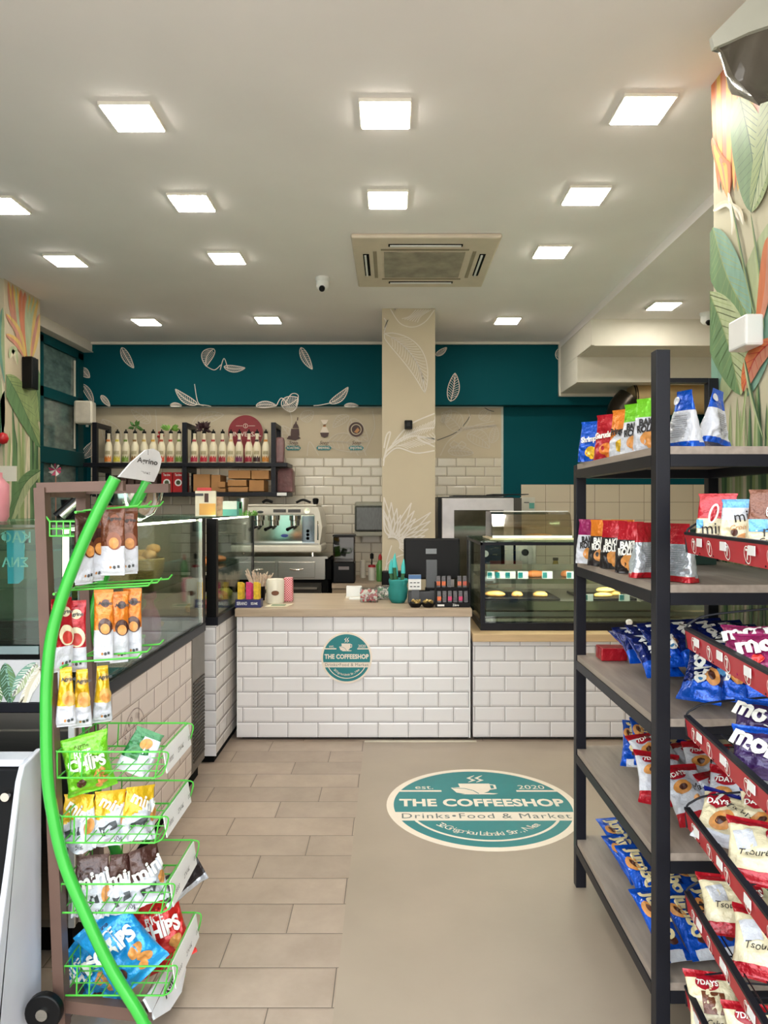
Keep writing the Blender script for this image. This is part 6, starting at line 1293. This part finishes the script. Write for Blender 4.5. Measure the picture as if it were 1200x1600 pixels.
# foot card (curved) at the lower right
m = MB(); fc = [((205, 1566), (262, 1495)), ((215, 1578), (276, 1502)), ((228, 1590), (286, 1512)), ((240, 1604), (291, 1488))]
A = [(222, 1560), (240, 1592)]; 
q = [at(226, 1560, 1.99), at(243, 1592, 1.99), at(266, 1578, 2.07), at(284, 1550, 2.16), at(291, 1515, 2.25), at(286, 1482, 2.28), at(262, 1512, 2.16)]
m.add(q+[v+Vector((-.006, 0, -.004)) for v in q], [tuple(range(7)), tuple(range(13, 6, -1))]+[(i, i+7, (i+1) % 7+7, (i+1) % 7) for i in range(7)])
fc_ = m.build('foot_card', M('card_white', (222, 222, 224), .45), gr)
m = MB(); o0 = at(268, 1532, 2.13); ex = (at(284, 1502, 2.22)-at(255, 1560, 2.04)).normalized(); ey = Vector((-.6, 0, .8)); m.text('Agrino', .055, lambda x, y: o0+ex*x+ey*y*.5+Vector((.006, -.006, .004)), bold=.02); m.build('lettering', TXK, fc_)
# baskets
def basket(zt, zb, xl, xr, lip):
    m = MB(); r = .0022; y0, y1 = RN+.012, RF-.01
    xb_ = xr-.015
    for z, x1 in ((zt, xr), (zb, xb_)): m.tube([(xl, y0, z), (x1, y0, z), (x1+.0, y1, z), (xl, y1, z)], r*1.3, 6, closed=True)
    n_ = 9
    for k in range(n_): 
        f_ = k/(n_-1); xt, xb2 = xl+(xr-xl)*f_, xl+(xb_-xl)*f_
        if k in (0, 1, 2, n_-1): m.tube([(xt, y0, zt), (xb2, y0, zb)], r, 6); m.tube([(xt, y1, zt), (xb2, y1, zb)], r, 6)
        m.tube([(xb2, y0, zb), (xb2, y1, zb)], r*.8, 6)
    for k in range(1, 5): y = y0+(y1-y0)*k/5; m.tube([(xl, y, zt), (xl, y, zb), (xb_, y, zb)], r*.8, 6)
    m.tube(bez([(xr, y0, zt), (xr+.02, y0+.01, zt-.01), (xb_+.02, y0+.01, zb+.01), (xb_, y0, zb)], 4), r, 6).tube(bez([(xr, y1, zt), (xr+.02, y1, zt-.01), (xb_+.02, y1, zb+.01), (xb_, y1, zb)], 4), r, 6)
    m.tube([(xl-.03, y0, zt+.02), (xl, y0, zt)], r, 6)
    o = m.build('wire_basket', GRW, gr, smooth=50)
    mm = MB(); c = Vector((xr+.004, (y0+y1)/2, (zt+zb)/2)); 
    mm.add([(xr+.014, y0+.02, zb+.005), (xr+.014, y1, zb+.005), (xr+.004, y1, zt-.004), (xr+.004, y0+.02, zt-.004), (xr+.011, y0+.02, zb+.005), (xr+.011, y1, zb+.005), (xr+.001, y1, zt-.004), (xr+.001, y0+.02, zt-.004)], [(0, 1, 2, 3), (7, 6, 5, 4), (0, 4, 5, 1), (1, 5, 6, 2), (2, 6, 7, 3), (3, 7, 4, 0)])
    s_ = mm.build('price_strip', WPLAST, o)
    mm = MB()
    for yy_, tx_ in ((y0+.05, '0000'), ((y0+y1)/2+.01, 'ΣΝΑΚ'), (y1-.03, '000')):
        mm.text(tx_, .02, lambda x, y: (xr+.0165-.0*(y), yy_+x, (zt+zb)/2+y))
    mm.build('strip_print', GREYT, s_)
bl = ax(86, RN)
basket(az(1177, RN), az(1218, RN), bl, ax(248, RN), 0)
basket(az(1279, RN), az(1320, RN), ax(94, RN), ax(248, RN), 0)
basket(az(1385, RN), az(1430, RN), ax(92, RN), ax(258, RN), 0)
basket(az(1514, RN), az(1560, RN), ax(97, RN), ax(262, RN), 0)
# top small basket and hooks
m = MB(); x0_, x1_ = ax(75, RN), ax(118, RN); za, zb_ = az(815, RN), az(838, RN)
for z in (za, zb_, (za+zb_)/2): m.tube([(x0_, RN+.01, z), (x1_, RN+.01, z), (x1_, RF-.01, z), (x0_, RF-.01, z)], .0022, 6, closed=True)
for k in range(5): x = x0_+(x1_-x0_)*k/4; m.tube([(x, RN+.01, za), (x, RN+.01, zb_), (x, RF-.01, zb_), (x, RF-.01, za)], .002, 6)
m.tube([(x0_-.015, RN+.01, za+.02), (x0_, RN+.01, za)], .0025, 6)
m.build('wire_basket', GRW, gr, smooth=50)
def hook(y, pxa, pya, pxb, pyb, tipup=.012):
    a, b_ = at(pxa, pya, y), at(pxb, pyb, y)
    MB().tube([a, b_, b_+Vector((.012, 0, tipup))], .0028, 8).build('hook', GRW, gr, smooth=50)
hk = []
for zpx, (xa_, xb_), ys in ((797, (118, 205), (RN+.05, RN+.13, RF-.04)), (925, (84, 222), (RN+.05, RN+.13, RF-.05)), (1040, (95, 205), (RN+.05, RN+.13, RF-.04))):
    z = az(zpx, RN)
    for y in ys: hk.append((y, z)); MB().tube([(ax(xa_, RN), y, z-.002), (ax(xb_, RN), y, z+.012), (ax(xb_, RN)+.012, y, z+.026)], .0028, 8).build('hook', GRW, gr, smooth=50)
    MB().tube([(ax(xa_, RN), RN+.0, z-.006), (ax(xa_, RN), RF, z-.006)], .004, 8).build('hook_bar', GRW, gr, smooth=50)
def hang(key, px, pyb, y, rz, lb, sd, s=1, tilt=0):
    p = at(px, pyb, y); put(key, 'snack_bag', 'snack bag', lb, p, (math.radians(tilt), 0, math.radians(rz)), sd, s)
hang('hang_brown', 131, 913, 2.00, 62, 'brown and white slim bag hanging in the top row, left of the bowed tube', 0)
hang('hang_brown', 148, 908, 2.04, 55, 'brown and white slim bag in the top hanging row, second from left', 1)
hang('hang_choc', 176, 899, 2.05, 8, 'wide chocolate brown and white bag in the top hanging row', 2, 1.0)
hang('hang_choc', 197, 897, 2.11, 30, 'copper brown and white bag at the right end of the top hanging row', 3, .98)
hang('hang_red', 96, 1049, 2.00, 60, 'red and white bag hanging in the middle row, mostly behind the bowed tube', 0)
hang('hang_red', 116, 1050, 2.05, 18, 'red and white bag hanging in the middle row with a strawberry print', 1)
hang('hang_orange', 162, 1034, 2.08, 16, 'orange and white bag in the middle hanging row, left one', 0)
hang('hang_orange', 186, 1035, 2.12, 32, 'orange and white bag in the middle hanging row, centre one', 1)
hang('hang_orange', 207, 1028, 2.16, 10, 'orange and white bag in the middle hanging row, right one', 2)
hang('hang_yellow', 103, 1135, 2.00, 28, 'yellow and white bag in the lowest hanging row, left one', 0)
hang('hang_yellow', 128, 1136, 2.04, 20, 'yellow and white bag in the lowest hanging row, centre one', 1)
hang('hang_yellow', 160, 1128, 2.10, 30, 'yellow and white bag in the lowest hanging row, right one', 2)
def inb(key, px, py, y, rot, lb, sd, s=1, nm='snack_bag'):
    p = at(px, py, y); return put(key, nm, 'snack bag', lb, p, tuple(math.radians(a) for a in rot), sd, s)
inb('chips_green', 146, 1236, 2.06, (4, -10, 22), 'bright green rice chips bag standing in the upper wire basket', 0, .80)
inb('bag_gw', 205, 1208, 2.12, (-18, 24, 10), 'green and white bag lying tilted in the upper wire basket', 0, .85)
for k, (px, py, y, rz, ry) in enumerate(((122, 1322, 2.06, 4, 0), (166, 1315, 2.09, 34, 6), (212, 1308, 2.12, 40, 8))): inb('agr_mini_y', px, py, y, (-4, ry, rz), 'yellow and white mini bag in the second wire basket, %s' % ['left', 'middle', 'right'][k], k)
for k, (px, py) in enumerate(((148, 1312), (195, 1300))): inb('chips_red', px, py, 2.18, (-12, 12, 20), 'red bag tucked behind the yellow mini bags, %s one' % ['left', 'right'][k], k, .52)
for k, (px, py, y, rz, ry) in enumerate(((140, 1424, 2.06, 26, 4), (186, 1420, 2.09, 34, 8), (234, 1404, 2.12, 38, -6))): inb('agr_mini_b', px, py, y, (-4, ry, rz), 'brown and white mini bag in the third wire basket, %s' % ['left', 'middle', 'right'][k], k)
inb('bag_black', 252, 1402, 2.18, (-40, 62, 0), 'black and silver bag poking out over the right of the third basket', 0, .85)
inb('chips_red', 268, 1508, 2.18, (-14, -16, 24), 'scarlet rice chips bag on the right of the lowest basket', 3, .95)
inb('chips_red', 150, 1505, 2.21, (-20, 30, 0), 'scarlet bag behind the blue ones in the lowest basket', 4, .8)
inb('chips_blue', 186, 1556, 2.12, (-14, -52, 8), 'sky blue rice chips bag at the left of the lowest basket, underneath', 0, .95)
inb('chips_blue', 226, 1528, 2.05, (-18, -38, 18), 'big sky blue rice chips bag in front in the lowest basket', 1, 1.02)

# ================================================================ ICE CREAM FREEZER (lower left)
fz = thing('ice_cream_freezer', 'white ice cream chest freezer with a dark front at the left edge', 'freezer', (-1.2, 1.7, 0))
k_ = 1.16
fy = lambda y, z: (y*k_, max(.01, EYE-(EYE-z)*k_))
XF = -1.012
prf = [fy(*q) for q in ((1.775, .915), (1.69, .902), (1.672, .87), (1.63, .712), (1.58, .538), (1.56, .35), (1.56, .20))]+[(1.56*k_, .03), (1.775*k_, .03)]
FZW = M('freezer_white', (206, 206, 214), .35, var=.03)
MB().prism(prf, lambda u, v, dd: (dd, u, v), XF-.016, XF).build('end_panel', FZW, fz, bevel=.005)
MB().prism([(y+(.012 if y < 2.0 else 0), z-(.02 if z > .7 else 0)) for y, z in prf], lambda u, v, dd: (dd, u, v), -1.95, XF-.0165).build('dark_front', M('dark_panel', (8, 8, 9), .5, spec=.12), fz)
y0, z0 = fy(1.715, .901)
MB().box(-1.95, XF-.017, y0, 1.775*k_, z0-.014, z0+.006).build('rim', FZW, fz, bevel=.003)
p_ = at(7, 1246, 1.925); MB().tube([p_, p_+Vector((0, .03, 0))], .012, 16).build('lock', CHROME, fz, smooth=40)
for y in (1.87, 2.0): MB().tube([(-1.3, y, 0), (-1.3, y, .03)], .03, 12).build('foot', BPLAST, fz)
